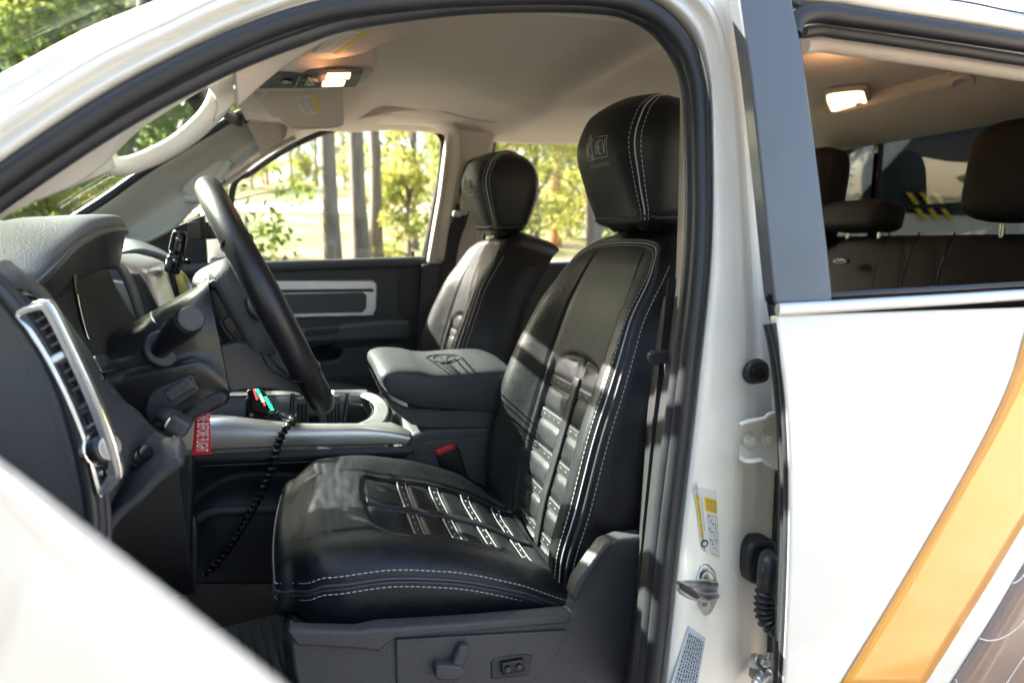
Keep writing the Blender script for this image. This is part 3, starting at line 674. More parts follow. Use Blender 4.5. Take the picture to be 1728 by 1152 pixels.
def make_seat():
    # plastic base with side shield: the main mesh
    base=slab('front_seat',[A(x,y,.214) for x,y in [(487,1062),(500,1068),(600,1070),(640,1062),(800,1052),(965,1037),(972,1005),(1000,948),(1022,918),(1050,908),(1105,903),(1130,905),(1130,1240),(520,1240),(495,1130)]],(0,.03,0),M['plastic'],truck,bevel=.008,seg=3)
    b0=A(495,1130,.22)
    mesh('seat_pan',*prism([V((-.055,.26,1.105)),V((.36,.26,1.07)),V((.40,.26,.92)),V((0,.26,.90)),V((-.045,.26,.98))],(0,.52,0)),M['plastic_dark'],base,recalc=True,bevel=.02)
    slab('side_shield_step',[A(x,y,.205) for x,y in [(484,1066),(500,1062),(600,1066),(636,1061),(664,1060),(800,1050),(966,1036),(960,1052),(668,1077),(640,1100),(600,1095),(500,1090)]],(0,.02,0),M['plastic'],base,bevel=.004)
    slab('side_control_panel',[A(x,y,.209) for x,y in [(668,1079),(958,1063),(938,1108),(915,1135),(880,1160),(780,1185),(670,1185)]],(0,.012,0),M['plastic'],base,bevel=.0022)
    # switches
    slab('recline_switch',[A(x,y,.196) for x,y in [(762,1124),(770,1104),(776,1092),(786,1088),(794,1094),(790,1108),(781,1128)]],(0,.014,0),M['plastic'],base,bevel=.0035)
    slab('slide_switch',[A(x,y,.192) for x,y in [(735,1126),(742,1122),(776,1124),(784,1130),(782,1142),(776,1147),(742,1149),(734,1143)]],(0,.018,0),M['plastic'],base,bevel=.004)
    slab('lumbar_recess',[A(x,y,.2065) for x,y in [(829,1116),(842,1110),(886,1104),(900,1106),(893,1140),(829,1146)]],(0,.004,0),M['plastic_dark'],base,bevel=.002)
    slab('lumbar_switch',[A(x,y,.200) for x,y in [(846,1119),(884,1112),(886,1132),(848,1139)]],(0,.008,0),M['gloss'],base,bevel=.002)
    for x,y in ((857,1129),(876,1125)): disc('lumbar_button',A(x,y,.199),(0,-1,0),.0042,.002,M['piping'],base)
    slab('recliner_cover_edge',[A(x,y,.205) for x,y in [(966,1010),(974,985),(1000,946),(1020,920),(1036,912),(1030,925),(1008,955),(984,992),(975,1015)]],(0,.03,0),M['plastic'],base,bevel=.004)
    # ------- backrest
    S=edge_samples(); loops=[]
    NT=190
    for i in range(NT+1):
        t=i/NT; l=[back_pt(s,t) for s in S]
        for sg,ks in ((1,(.012,.03,.05,.075,.1)),(-1,(.1,.075,.05,.03,.012))):
            if sg==1: l+=[side_pt(1,t,k) for k in ks]; 
            if sg==1: l+=[V((BX,SY,BZ))+BD*(t*BL)+BN*(-.115-.004*math.sin(k*math.pi))+V((0,(1-2*k)*bW(t)*.93,0)) for k in (0,.25,.5,.75,1)]
            if sg==-1: l+=[side_pt(-1,t,k) for k in ks]
        loops.append(l)
    top=loops[-1]; c=sum(top,V((0,0,0)))/len(top)
    for f,h in ((.93,.010),(.8,.018),(.55,.023),(.25,.025)): loops.append([c+(p-c)*f+BD*h for p in top])
    vs,fs=rings(loops); bk=mesh('backrest',vs,fs,M['leather'],base,recalc=True,ang=75); bk=base
    seam=[(-.955,.02),(-.955,.2),(-.955,.4),(-.955,.6),(-.95,.75),(-.94,.84),(-.90,.905),(-.80,.945),(-.6,.962),(-.3,.968),(0,.969),(.3,.968),(.6,.962),(.80,.945),(.90,.905),(.95,.82)]
    def path(off_s,lift,inset):
        pp=cm([V((s*(1-inset*(abs(s)>.5)) ,t-inset*.35*(t>.85),0)) for s,t in seam],240)
        return [back_pt(p.x,min(p.y,.995),lift) for p in pp]
    stitches('seam_stitching',path(0,.0004,.055),bk)
    tube('piping',path(0,.0002,.0),.0028,M['piping'],bk,n=8)
    tube('welt',path(0,.0004,.028),.0012,M['thread'],bk,n=6)
    tt=[i/160*.93+.01 for i in range(161)]
    stitches('seam_stitching',[back_pt(-.974,t,.0004)+V((0,-.0006,0)) for t in tt if t<.9],bk)
    stitches('seam_stitching',[back_pt(.974,t,.0004)+V((0,.0006,0)) for t in tt if t<.9],bk)
    # lower tuck seam of the near bolster
    tube('tuck_seam',[side_pt(-1,.10+.02*math.sin(k*9),k)+V((0,-.0005,0)) for k in (0,.02,.04,.06,.08,.1)],.0016,M['piping'],bk,n=6,smp=20)
    # straps: centre strap and perforated cross straps
    def ribbon(name,fn,nu,nv,th,mt): 
        vs,fs=grid([[fn(i/nu,j/nv) for i in range(nu+1)] for j in range(nv+1)]); return mesh(name,vs,fs,M[mt],bk,solid=th,off=0)
    ribbon('centre_strap',lambda u,v: back_pt(-.058+.116*u,.005+.535*v,.0012),6,120,.0016,'strap')
    BM1=MB(); BM1.v=[V((.4,SY,1.2))]; BM2=MB()
    for k in STR:
        for a,b_ in ((-.475,-.07),(.07,.475)):
            ribbon('cross_strap',lambda u,v:back_pt(a+(b_-a)*u,k-.0155+.031*v,.0010),30,4,.0015,'strap')
            for e_ in (-.0125,.0125): stitches('strap_stitching',[back_pt(a+(b_-a)*i/30,k+e_,.0019) for i in range(31)],bk,L=.0036,gap=.002,r=.0004,into=BM1)
            mb=BM2
            for i in range(4):
                s=a+(b_-a)*(i+.5)/4; n=back_nrm(s,k); Mf=frame(n); c0=back_pt(s,k,.0018)
                ring=[c0+Mf@V((.0022*math.cos(j*.5236),.0013*math.sin(j*.5236),0)) for j in range(12)]
                mb.add(*prism(ring,n*.0006))
    BM1.build('strap_stitching',M['stud'],bk); BM2.build('strap_eyelets',M['stud'],bk)
    # ------- headrest
    hc=V((.598,SY,1.665)); HN=3.0
    def hrp(th,t,out=0):
        a=keys([(0,.112),(.10,.122),(.6,.136),(.82,.131),(.94,.108),(1,.070)],t)+out
        f=keys([(0,.062),(.1,.074),(.3,.098),(.6,.122),(.82,.116),(.94,.084),(1,.03)],t)+out
        b=keys([(0,.050),(.12,.066),(.45,.085),(.7,.078),(.88,.052),(1,.01)],t)+out
        lean=.020*t+.012*sstep(.6,1,t)
        g=lambda v: math.copysign(abs(v)**(2/HN),v)
        cx,sx=g(math.cos(th)),g(math.sin(th))
        x=-cx*(f if cx>0 else b); 
        crown=.0
        bk_=max(0,x+.05); return hc+V((x+lean,sx*a*(1-.9*max(0,-x-.05)),t*.228-2.6*bk_*bk_*sstep(.3,1,t)-.012*(sx*sx)*sstep(.5,1,t)))
    loops=[[hrp(2*math.pi*j/96,.0,-.012)+V((0,0,-.004)) for j in range(96)]]
    for i in range(61): loops.append([hrp(2*math.pi*j/96,i/60) for j in range(96)])
    topc=loops[-1]; c=sum(topc,V((0,0,0)))/96
    for f_,h in ((.8,.004),(.5,.008),(.2,.009)): loops.append([c+(p-c)*f_+V((0,0,h)) for p in topc])
    hr=mesh('headrest',*rings(loops),M['leather'],base,recalc=True,ang=80); hr=base
    for sg in(-1,1):
        th0=lambda t,o: sg*(.92+o)
        for o_,kind in ((-.10,'s'),(0,'w'),(.10,'s')):
            pp=[hrp(th0(t/80,o_),t/80,.0006) for t in range(1,80)]
            if kind=='s': stitches('headrest_stitching',pp,hr)
            else: tube('headrest_welt',pp,.0014,M['piping'] if 0 else M['thread'],hr,n=6)
    stitches('headrest_stitching',[hrp(-2.15,t/80,.0006) for t in range(20,80)],hr)
    tube('headrest_seam',[hrp(2*math.pi*j/96,.035+.008*math.sin(j*.4),.001) for j in range(96)],.0022,M['piping'],hr,n=8,closed=True)
    mesh('headrest_skirt',*rings([[hrp(2*math.pi*j/96,0.02,-.006-.012*k)+V((0,0,-.008*k+.002*math.sin(j*.5)*k)) for j in range(96)] for k in range(3)]),M['leather'],hr,recalc=True)
    for yy in(-.065,.065):
        tube('headrest_post',[hc+V((.02,yy,-.04)),hc+V((.02,yy,.02))],.0058,M['chrome'],base,n=16)
        disc('post_collar',hc+V((.02,yy,-.035)),(0,0,1),.018,.008,M['satin'],base,ry=.014,bevel=.003)
    # embroidery on the headrest face
    cth=.46; 
    def onface(u,v):   # u to picture right (towards -y), v up, metres from the badge centre
        t=.56+v/.228; yy_=-.030-u; a=keys([(0,.112),(.10,.122),(.6,.136),(.82,.131),(.94,.108),(1,.070)],t)
        return hrp(math.asin(math.copysign(min(.99,abs(yy_)/a)**(HN/2),yy_)),t,.0007)
    mb=MB()
    def seg(p,q_,wd=.0012):
        n=8; pts=[onface(p[0]+(q_[0]-p[0])*i/n,p[1]+(q_[1]-p[1])*i/n) for i in range(n+1)]
        mb.add(*sweep(pts,circ(wd/2,5)))
    bx=[(-.034,-.018),(.040,-.018),(.040,.016),(.004,.018)]
    for a,b_ in zip(bx,bx[1:]): seg(a,b_)
    seg((-.032,-.018),(-.036,.010)); seg((-.036,.010),(-.028,.014))
    # rearing animal figure: thick embroidered strokes
    fig=[(-.022,.020),(-.014,.028),(-.006,.024),(-.002,.014),(-.010,.006),(-.018,.010),(-.026,.000),(-.028,-.010),(-.016,-.004),(-.008,-.014),(-.002,-.022),(.004,-.010),(.010,-.022),(.006,-.004),(.002,.008),(.006,.018),(-.004,.020),(-.012,.012),(-.018,-.004),(-.022,-.014)]
    fig=[(x*.72-.015,y*.9) for x,y in fig]
    for a,b_ in zip(fig,fig[1:]): seg(a,b_,.0024)
    def stroke(s_,x0,y0,wd,ht):
        gl={'A':[((0,0),(.5,1)),((.5,1),(1,0)),((.2,.4),(.8,.4))],'E':[((0,0),(0,1)),((0,1),(1,1)),((0,.5),(.8,.5)),((0,0),(1,0))],'V':[((0,1),(.5,0)),((.5,0),(1,1))]}
        for k,ch in enumerate(s_):
            for a,b_ in gl[ch]: seg((x0+(k+a[0]*.72)*wd,y0+a[1]*ht),(x0+(k+b_[0]*.72)*wd,y0+b_[1]*ht),.0021)
    stroke('AEV',.004,-.012,.0118,.023)
    vs,fs=textmesh('20TH ANNIVERSARY',.0088); mb.add([onface(v.x*.86+.004,v.y-.030) for v in vs],fs)
    mb.build('embroidered_badge',M['stud'],hr)
    # ------- cushion
    def cW(t): return keys([(0,.235),(.3,.250),(.8,.252),(.93,.240),(1,.205)],t)
    def cz(t): return keys([(-.1,1.070),(.03,1.090),(.25,1.140),(.5,1.176),(.72,1.190),(.88,1.188),(1,1.166)],t)
    CX0,CL=.385,.432
    def ctop(s,t):
        a=abs(s); z=cz(t)+.010*(1-a*a)*sstep(.55,.8,t)+.012*math.exp(-((a-.80)/.16)**2)-.014*(1-sstep(.3,.75,a))*(1-sstep(.62,.74,t))
        if a>.86: e=(a-.86)/.14; z-=.020*(1-math.sqrt(max(0,1-e*e)))
        z-=.003*math.exp(-((a-.56)/.014)**2)*(t<.97)
        af=.66+.05*math.sqrt(max(0,1-min(1,a/.50)**2))
        m_=(1-sstep(.48,.52,a))*(1-sstep(af-.004,af+.016,t)); z-=.010*m_
        if m_>.02 and t>0:
            if a<.055: z+=m_*.006*(1-(a/.055)**6)
            else:
                u=(a-.055)/(.50-.055); near=min(CST,key=lambda k:abs(k-t)); dt=abs(t-near)
                if dt<.024: z+=m_*.0025*(1-(dt/.024)**8)
                else:
                    lo=max([k for k in CST if k<t],default=-.1)+.024; hi=min([k for k in CST if k>t],default=.735)-.024
                    v=(t-lo)/(hi-lo)*2-1; uu=u*2-1
                    if abs(v)<1 and abs(uu)<1: z+=m_*.0085*(1-abs(v)**4)**.6*(1-abs(uu)**6)**.6
        # soft wear wrinkles on the front pad
        if t>.68: z+=.0016*noise.noise(V((t*40,s*5,3)))*(1-a**4)
        return z
    CST=[.09,.235,.38,.525]
    def cpt(s,t,lift=0):
        z=ctop(max(-1,min(1,s)),min(t,1)); x=CX0-CL*t+.010*(s*s)*sstep(.8,1,t)
        return V((x,SY+s*cW(min(1,t)),z+lift))
    def czb(t): return keys([(0,1.070),(.3,1.078),(.8,1.098),(1,1.112)],t)
    S=[-1+2*i/150 for i in range(151)]; loops=[]
    NT=150
    def cloop(t,dx=0,dz=0,shr=0):
        l=[cpt(s*(1-shr),t)+V((dx,0,dz)) for s in S]
        for sg in (1,-1):
            zt=ctop(sg,t)+dz; zb=min(czb(t),zt-.01); ks=(.12,.3,.5,.7,.9,1) ; ks=ks if sg==1 else ks[::-1]
            l+=[V((cpt(sg,t).x+dx,SY+sg*(cW(min(1,t))*(1-shr)+.006*math.sin(k*math.pi)),zt+(zb-zt)*k)) for k in ks]
        return l
    for i in range(NT+1): loops.append(cloop(i/NT))
    for ph in (15,30,45,60,75,90): loops.append(cloop(1,-.022*math.sin(R(ph)),-.026*(1-math.cos(R(ph))),.015*(1-math.cos(R(ph)))))
    last=loops[-1]; c=sum(last,V((0,0,0)))/len(last); zmin=min(p.z for p in last)-.008
    # front wall: pull the last loop down to its lower edge in steps
    for k in (.25,.5,.75,1): loops.append([V((p.x+.004*math.sin(k*3.14)*-1+.010*k,p.y,p.z+(zmin+.0-p.z)*k)) for p in last])
    cu=mesh('seat_cushion',*rings(loops),M['leather'],base,recalc=True,ang=75); cu=base; CM1=MB(); CM1.v=[V((0,0,1.0))]; CM2=MB()
    edge=[(-.985,t/60) for t in range(2,56)]
    def edgepath(off):
        dy=.0015+.006*math.sin(min(1,off/.085)*math.pi)
        p=[cpt(-1,t/60,0)+V((0,-dy,-.001-off)) for t in range(2,61)]
        zc=ctop(1,1)-.001-off
        fr=[V((cpt(s,1).x-.0238,SY+s*cW(1),zc)) for s in (-.97,-.9,-.8,-.6,-.4,-.2,0,.2,.4,.6,.8,.9,.97)]
        q_=[cpt(1,t/60,0)+V((0,dy,-.001-off)) for t in range(60,2,-1)]
        return cm(p+fr+q_,420)
    stitches('seam_stitching',[p+V((0,.0035*max(-1,min(1,(SY-p.y)*6)),.0065)) for p in edgepath(-.000)],cu)
    tube('piping',edgepath(.004),.0026,M['piping'],cu,n=8)
    tube('piping',edgepath(.009),.0020,M['piping'],cu,n=8)
    stitches('seam_stitching',edgepath(.015),cu)
    def ribbon2(name,fn,nu,nv,th,mt):
        vs,fs=grid([[fn(i/nu,j/nv) for i in range(nu+1)] for j in range(nv+1)]); return mesh(name,vs,fs,M[mt],cu,solid=th,off=0)
    ribbon2('centre_strap',lambda u,v: cpt(-.055+.11*u,.01+.69*v,.0018),6,100,.0016,'strap')
    for k in CST:
        for a,b_ in ((-.50,-.06),(.06,.50)):
            ribbon2('cross_strap',lambda u,v:cpt(a+(b_-a)*u,k-.021+.042*v,.0016),30,4,.0015,'strap')
            for e_ in (-.018,.018): stitches('strap_stitching',[cpt(a+(b_-a)*i/30,k+e_,.0028) for i in range(31)],cu,L=.0036,gap=.0012,r=.0006,into=CM1)
            mb=CM2
            for i in range(4):
                s=a+(b_-a)*(i+.5)/4; c0=cpt(s,k,.0026)
                mb.add(*prism([c0+V((.0014*math.cos(j*.5236),.0024*math.sin(j*.5236),0)) for j in range(12)],(0,0,.0006)))
    CM1.build('strap_stitching',M['thread'],cu); CM2.build('strap_eyelets',M['stud'],cu)
    return base
seat=make_seat(); tag(seat,'black leather driver seat')
def dup_part(o,off,parent):
    c=o.copy(); COL.objects.link(c); c.parent=parent; c.matrix_parent_inverse=Matrix.Translation(-TR); c.location=V(o.location)+V(off)
    for ch in [k for k in bpy.data.objects if k.parent==o]:
        d=ch.copy(); COL.objects.link(d); d.parent=c
        for g2 in [k for k in bpy.data.objects if k.parent==ch]:
            e=g2.copy(); COL.objects.link(e); e.parent=d
    return c
seat2=dup_part(seat,(-.045,.80,.0),truck); tag(seat2,'black leather front passenger seat')
# ================================================================ CABIN: FLOOR, CEILING, PILLARS
box('cab_floor',(.6,.9,.80),(2.6,1.72,.03),M['carpet'],truck)
slab('floor_mat',[AZ(x,y,.83) for x,y in [(330,1075),(470,1040),(500,1060),(560,1160),(360,1190)]],(0,0,.008),M['mat'],truck,bevel=.003)
for i in range(9): slab('mat_rib',[AZ(345+i*18,1072-i*4,.8385),AZ(352+i*18,1071-i*4,.8385),AZ(385+i*18,1170,.8385),AZ(376+i*18,1170,.8385)],(0,0,.002),M['rubber_sheen'],truck,bevel=.0008)
slab('brake_pedal',[V((-.50,.52,.98)),V((-.50,.66,.98)),V((-.53,.66,1.06)),V((-.53,.52,1.06))],(-.012,0,-.006),M['rubber'],truck,bevel=.006)
slab('accelerator_pedal',[V((-.48,.70,.90)),V((-.48,.75,.90)),V((-.55,.75,1.06)),V((-.55,.70,1.06))],(-.012,0,-.006),M['rubber'],truck,bevel=.005)
slab('firewall',[V((-.75,y,z)) for y,z in ((.1,.78),(1.7,.78),(1.7,1.45),(.1,1.45))],(.03,0,0),M['carpet'],truck)
# headliner
def hz(x,y):
    ye=min((y-.20)/.32,(1.64-y)/.30); e=max(0,min(1,ye)); z=1.885+.02*(y-.2)/1.4*3
    edge=lerp(1.905,1.985,(y-.2)/1.44); crown=2.045
    z=edge+(crown-edge)*math.sin(e*math.pi/2)**.8
    fx=1-sstep(.16,.30,x+.10*math.sin((y-.2)*2)); z=lerp(z,min(z,1.975),fx)                 # lower front zone with visors
    z-=.030*math.exp(-((x-.66)/.06)**2)*sstep(.3,.6,y)*sstep(1.7,1.3,y)     # cross bow
    z-=.022*sstep(1.15,1.35,y)*sstep(.38,.55,x)*sstep(1.1,.8,x)
    z-=sstep(1.40,1.75,x)*.05
    return z
xs_=[-.22+i*.02 for i in range(105)]; ys_=[.16+i*.0155 for i in range(97)]
nx_=lambda x,y: max(x,-.15+.17*(1-sstep(.16,.55,y)))
vs,fs=grid([[V((nx_(x,y)+i*1e-4,y,hz(nx_(x,y),y))) for i,x in enumerate(xs_)] for y in ys_]); hl=mesh('headliner',vs,fs,M['head'],truck,solid=.012,off=1)
# near roof rail trim, seen under the headliner edge
inner=[(-70,400),(0,355),(100,285),(200,222),(300,166),(400,116),(500,80),(600,50),(700,30),(800,23),(1000,24),(1070,38),(1112,75),(1138,130),(1146,210),(1140,330),(1134,430),(1128,520)]
innA=[T(x,y,.088) for x,y in inn]; innB=[T(x,y,.105) for x,y in [(-70,440),(0,372),(100,330),(180,295),(300,225),(380,180),(470,122),(545,72),(640,38),(745,20),(850,17),(1000,20),(1068,36),(1112,75),(1140,140),(1147,260),(1144,380),(1140,520)]]
# upper beige rail from the visor back, and down the B pillar
ra=[T(x,y,.085) for x,y in [(395,104),(440,84),(500,62),(600,32),(700,16),(800,6),(1000,6),(1078,24),(1128,66),(1158,128),(1168,210),(1168,420),(1160,520)]]
rm=[T(x,y,.105) for x,y in [(400,145),(450,108),(522,72),(600,44),(680,26),(800,15),(1000,15),(1072,30),(1120,70),(1150,130),(1160,210),(1157,420),(1150,520)]]
rb=[T(x,y,.130) for x,y in [(402,180),(468,122),(536,77),(600,52),(672,36),(790,22),(1000,22),(1066,36),(1112,75),(1143,134),(1153,212),(1149,420),(1142,520)]]
rt_=sheet('roof_rail_trim',[ra,rm,rb],M['beige'],truck,nu=120,nv=14,solid=.006)
# A pillar trim with its grab handle (driver's side)
apl=sheet('pillar_trim',[[T(x,y,.088) for x,y in [(-70,385),(0,334),(60,290),(130,250),(180,215),(260,168),(320,138),(380,106),(440,84),(490,64)]],
  [T(x,y,.10) for x,y in [(-70,420),(0,360),(60,312),(130,272),(185,243),(250,200),(322,152),(372,128),(430,100),(480,72)]],
  [T(x,y,.115) for x,y in [(-70,430),(0,372),(60,340),(130,310),(186,268),(240,216),(345,150),(372,134),(425,110),(474,78)]]],M['greytrim'],truck,nu=90,nv=12,solid=.006)
tag(apl,'pale windscreen pillar trim on the driver side')
sheet('pillar_trim',[[T(x,y,.112) for x,y in [(60,325),(130,300),(178,262),(188,262)]],[T(x,y,.125) for x,y in [(60,341),(130,313),(180,292),(196,280)]]],M['greytrim'],truck,nu=20,nv=8,solid=.006)
hnd=[(176,262),(186,277),(215,280),(255,265),(300,240),(345,200),(365,168),(372,140),(360,128)]
tube('grab_handle',[T(x,y,.155) for x,y in hnd],.0095,M['greytrim'],apl,n=16,ry=.012,smp=60,scale=[1.25-.35*math.sin(math.pi*i/59) for i in range(60)])
sheet('handle_mount',[[T(x,y,.120) for x,y in [(350,145),(385,125),(440,98),(482,75)]],[T(x,y,.14) for x,y in [(368,172),(400,150),(440,120),(486,84)]],[T(x,y,.15) for x,y in [(362,205),(395,175),(430,148),(490,92)]]],M['greytrim'],apl,nu=24,nv=10,solid=.006)
sheet('handle_backing',[[T(x,y,.15) for x,y in [(178,268),(205,284),(255,270),(310,238),(352,200),(372,172)]],[T(x,y,.17) for x,y in [(178,288),(210,293),(262,281),(320,249),(362,214),(392,178)]]],M['greytrim'],apl,nu=30,nv=6,solid=.005)
# windscreen: curved pane from cowl to header
ws_rows=[[V((-.30+.0,.22,1.985)).lerp(V((-.98,.12,1.52)),f)  for f in (0,.5,1)]]
def wsp(y,f):
    bow=.10*(1-((y-.9)/.72)**2); a=V((-.165-bow*.6+.17*(1-sstep(.16,.55,y)),y,1.995-.03*(1-sstep(.16,.55,y)))); b=V((-.92-bow*1.3,.9+(y-.9)*1.1,1.50)); p=a.lerp(b,f); p.z+=.02*math.sin(f*math.pi); return p
vs,fs=grid([[wsp(.20+1.40*i/30,j/14) for j in range(15)] for i in range(31)])
mesh('windscreen',vs,fs,M['glassw'],truck,solid=.005)
tube('windscreen_header_band',[wsp(.2+1.4*i/20,.02)+V((.015,0,-.008)) for i in range(21)],.015,M['plastic_dark'],truck)
# rear view mirror
mr=pillow(V((-.20,.93,1.93)),(.035,.24,.065),RY(-10),e=.4); mm=mesh('rear_view_mirror',*mr,M['plastic_dark'],truck)
tube('mirror_arm',[V((-.22,.93,1.95)),V((-.30,.93,1.985))],.01,M['plastic_dark'],mm)
# far A pillar trim
fap=sheet('pillar_trim',[[Q(x,y,1.60) for x,y in [(140,372),(185,342),(240,300),(300,262),(360,225),(415,192),(440,180)]],
 [Q(x,y,1.66) for x,y in [(165,385),(205,362),(255,325),(310,290),(365,252),(425,210),(455,205)]],
 [Q(x,y,1.70) for x,y in [(185,400),(225,385),(275,350),(330,315),(385,272),(432,240),(478,222)]],
 [Q(x,y,1.66) for x,y in [(200,425),(240,410),(290,385),(330,345),(392,303),(440,265),(500,232)]]],M['greytrim'],truck,nu=50,nv=24,solid=.01)
tag(fap,'pale windscreen pillar trim on the passenger side')
tube('windscreen_seal',[Q(x,y,1.60) for x,y in [(120,372),(185,330),(240,291),(300,253),(360,218),(405,192),(416,196),(410,205)]],.012,M['rubber'],fap,smp=60)
hp_=mesh('grab_handle_recess',*pillow(Q(350,302,1.68),(.16,.03,.055),RY(-38),e=.6),M['beige'],fap)
tube('grab_handle',[Q(x,y,1.655) for x,y in [(312,335),(330,335),(355,315),(378,292),(388,272)]],.012,M['greytrim'],fap,smp=40)
# far roof rail / window surround
sur=[(385,312),(420,285),(470,252),(520,228),(560,216),(600,212),(680,211),(722,213),(742,222),(752,240),(748,290),(735,360),(722,440)]
out_=[(378,300),(415,272),(462,238),(512,212),(556,200),(600,196),(700,196),(745,198),(768,212),(777,240),(772,290),(760,360),(748,440)]
sheet('roof_rail_trim',[[Q(x,y,1.69) for x,y in sur],[Q(x,y,1.66) for x,y in [((a[0]+b[0])/2,(a[1]+b[1])/2) for a,b in zip(sur,out_)]],[Q(x,y,1.64) for x,y in out_]],M['beige'],truck,nu=70,nv=8,solid=.008)
sheet('header_side_trim',[[Q(x,y,1.60) for x,y in [(405,195),(430,168),(460,150)]],[Q(x,y,1.62) for x,y in [(425,225),(470,205),(560,196)]],[Q(x,y,1.64) for x,y in [(440,262),(500,225),(575,198)]]],M['head'],truck,nu=20,nv=14,solid=.01)
sheet('rail_cove',[[Q(x,y,1.64) for x,y in [(480,236),(556,200),(600,197),(760,197),(900,210),(1160,215)]],[Q(x,y,1.58) for x,y in [(480,205),(556,180),(600,172),(760,170),(900,180),(1160,185)]],[V((x,1.50,hz(x,1.50)+.004)) for x in (-.15,0,.1,.35,.6,1.15)]],M['head'],truck,nu=60,nv=14,solid=.006)
# far window frame of the door and pane
fw_=[(388,455),(392,320),(425,290),(475,256),(525,231),(562,218),(600,214),(700,214),(728,216),(741,226),(748,246),(742,300),(730,370),(714,442)]
pdoor=slab('front_door',[V((-.42,1.74,.72)),V((-.42,1.74,1.545)),V((.42,1.74,1.56)),V((.43,1.74,.72))],(0,.10,0),M['white'],truck,bevel=.01)
tag(pdoor,'closed front passenger door with grey trim')
tube('window_frame',[Q(x,y,1.735) for x,y in fw_],.011,M['rubber'],pdoor,smp=80,n=10)
tube('window_seal',[Q(x,y,1.72) for x,y in [(750,240),(745,300),(733,370),(716,470)]],.014,M['gloss'],pdoor,smp=30,n=10)
slab('window_pane',[Q(x,y,1.77) for x,y in [(250,455),(300,420),(388,330),(425,290),(475,256),(525,231),(562,216),(600,212),(728,214),(748,235),(714,445)]],(0,.004,0),M['glass'],pdoor,bevel=0,smooth=False)
# B pillar on the far side
cpt_=slab('centre_pillar_trim',[Q(x,y,1.665) for x,y in [(760,205),(850,205),(838,222),(826,260),(818,330),(808,400),(804,446),(722,446),(742,330),(752,250)]],(0,.05,0),M['beige'],truck,bevel=.008)
tag(cpt_,'beige centre pillar trim on the passenger side')
slab('pillar_trim',[Q(x,y,1.66) for x,y in [(804,446),(800,760),(690,760),(712,446)]],(0,.05,0),M['plastic_dark'],truck,bevel=.006)
blt=tube('front_seat_belt',[Q(x,y,1.645) for x,y in [(782,345),(776,372),(766,400),(758,440),(752,500)]],.004,M['web'],truck,ry=.024,n=12,smp=30,upv=V((0,1,0)))
mesh('belt_guide',*pillow(Q(783,345,1.635),(.028,.02,.07),e=.6),M['greytrim'],blt); mesh('belt_height_slider',*pillow(Q(771,361,1.63),(.03,.02,.022),e=.6),M['greytrim'],blt)
tube('pillar_trim_groove',[Q(x,y,1.660) for x,y in [(775,340),(780,300),(790,275),(812,265)]],.003,M['plastic'],blt,smp=20)
# near B pillar: belt, latch tongue and lower trim
nb=sheet('centre_pillar_trim',[[T(x,y,.10) for x,y in [(1162,500),(1158,560),(1135,720),(1100,1000),(1080,1170)]],[T(x,y,.13) for x,y in [(1145,500),(1142,560),(1118,720),(1085,1000),(1062,1170)]],[T(x,y,.25) for x,y in [(1120,500),(1110,560),(1090,720),(1065,1000),(1045,1170)]]],M['plastic_dark'],truck,nu=40,nv=14,solid=.006)
bt=slab('front_seat_belt',[A(x,y,.17) for x,y in [(1128,470),(1152,470),(1148,600),(1132,700),(1117,800),(1102,920),(1100,1000),(1076,1000),(1085,880),(1103,700)]],(.0,.003,0),M['web'],truck,bevel=.0008)
tag(bt,'dark belt webbing hanging beside the driver seat')
slab('belt_tongue',[A(x,y,.160) for x,y in [(1096,598),(1105,592),(1150,592),(1152,612),(1122,614),(1110,617),(1098,612)]],(0,.010,0),M['plastic'],bt,bevel=.003)
slab('tongue_plate',[A(x,y,.158) for x,y in [(1122,613),(1130,613),(1128,640),(1126,664),(1121,664),(1122,640)]],(0,.003,0),M['chrome'],bt,bevel=.0008)
sheet('pillar_trim',[[T(x,y,.10) for x,y in [(1163,60),(1165,210),(1163,420),(1158,522)]],[T(x,y,.20) for x,y in [(1155,60),(1157,210),(1152,420),(1146,522)]],[T(x,y,.26) for x,y in [(1190,60),(1210,210),(1210,420),(1200,522)]]],M['beige'],truck,nu=20,nv=8,solid=.006)
# far rear door with its window
rdp=slab('rear_door',[V((.50,1.74,.72)),V((.50,1.74,1.555)),V((1.50,1.74,1.58)),V((1.5,1.74,.75))],(0,.10,0),M['white'],truck,bevel=.01)
tag(rdp,'closed rear door on the passenger side')
tube('window_frame',[Q(x,y,1.735) for x,y in [(800,470),(816,400),(822,330),(828,270),(836,232),(850,222),(900,221),(980,224),(1060,228),(1120,234),(1150,262),(1160,320),(1160,440)]],.010,M['rubber'],rdp,smp=80,n=10)
tube('window_surround_trim',[Q(x,y,1.69) for x,y in [(796,470),(810,400),(817,330),(824,268),(832,228),(848,217),(900,216),(980,219),(1060,223),(1124,229)]],.010,M['beige'],rdp,smp=80,n=10)
slab('window_pane',[Q(x,y,1.77) for x,y in [(800,450),(816,390),(824,300),(834,232),(850,220),(1120,232),(1160,300),(1160,440)]],(0,.004,0),M['glass'],rdp,bevel=0,smooth=False)
box('door_trim',(1.0,1.71,1.14),(1.0,.05,.84),M['plastic'],rdp,bevel=.01)
# door mirror on the passenger side
dmr=mesh('door_mirror',*pillow(V((-.28,2.02,1.63)),(.13,.26,.26),e=.4),M['white'],truck)
slab('mirror_face',[V((-.213,y,z)) for y,z in ((1.92,1.53),(2.13,1.53),(2.13,1.73),(1.92,1.73))],(.004,0,0),M['mirror'],dmr,bevel=.001); box('mirror_arm',(-.28,1.88,1.56),(.06,.12,.05),M['plastic'],dmr,bevel=.01)
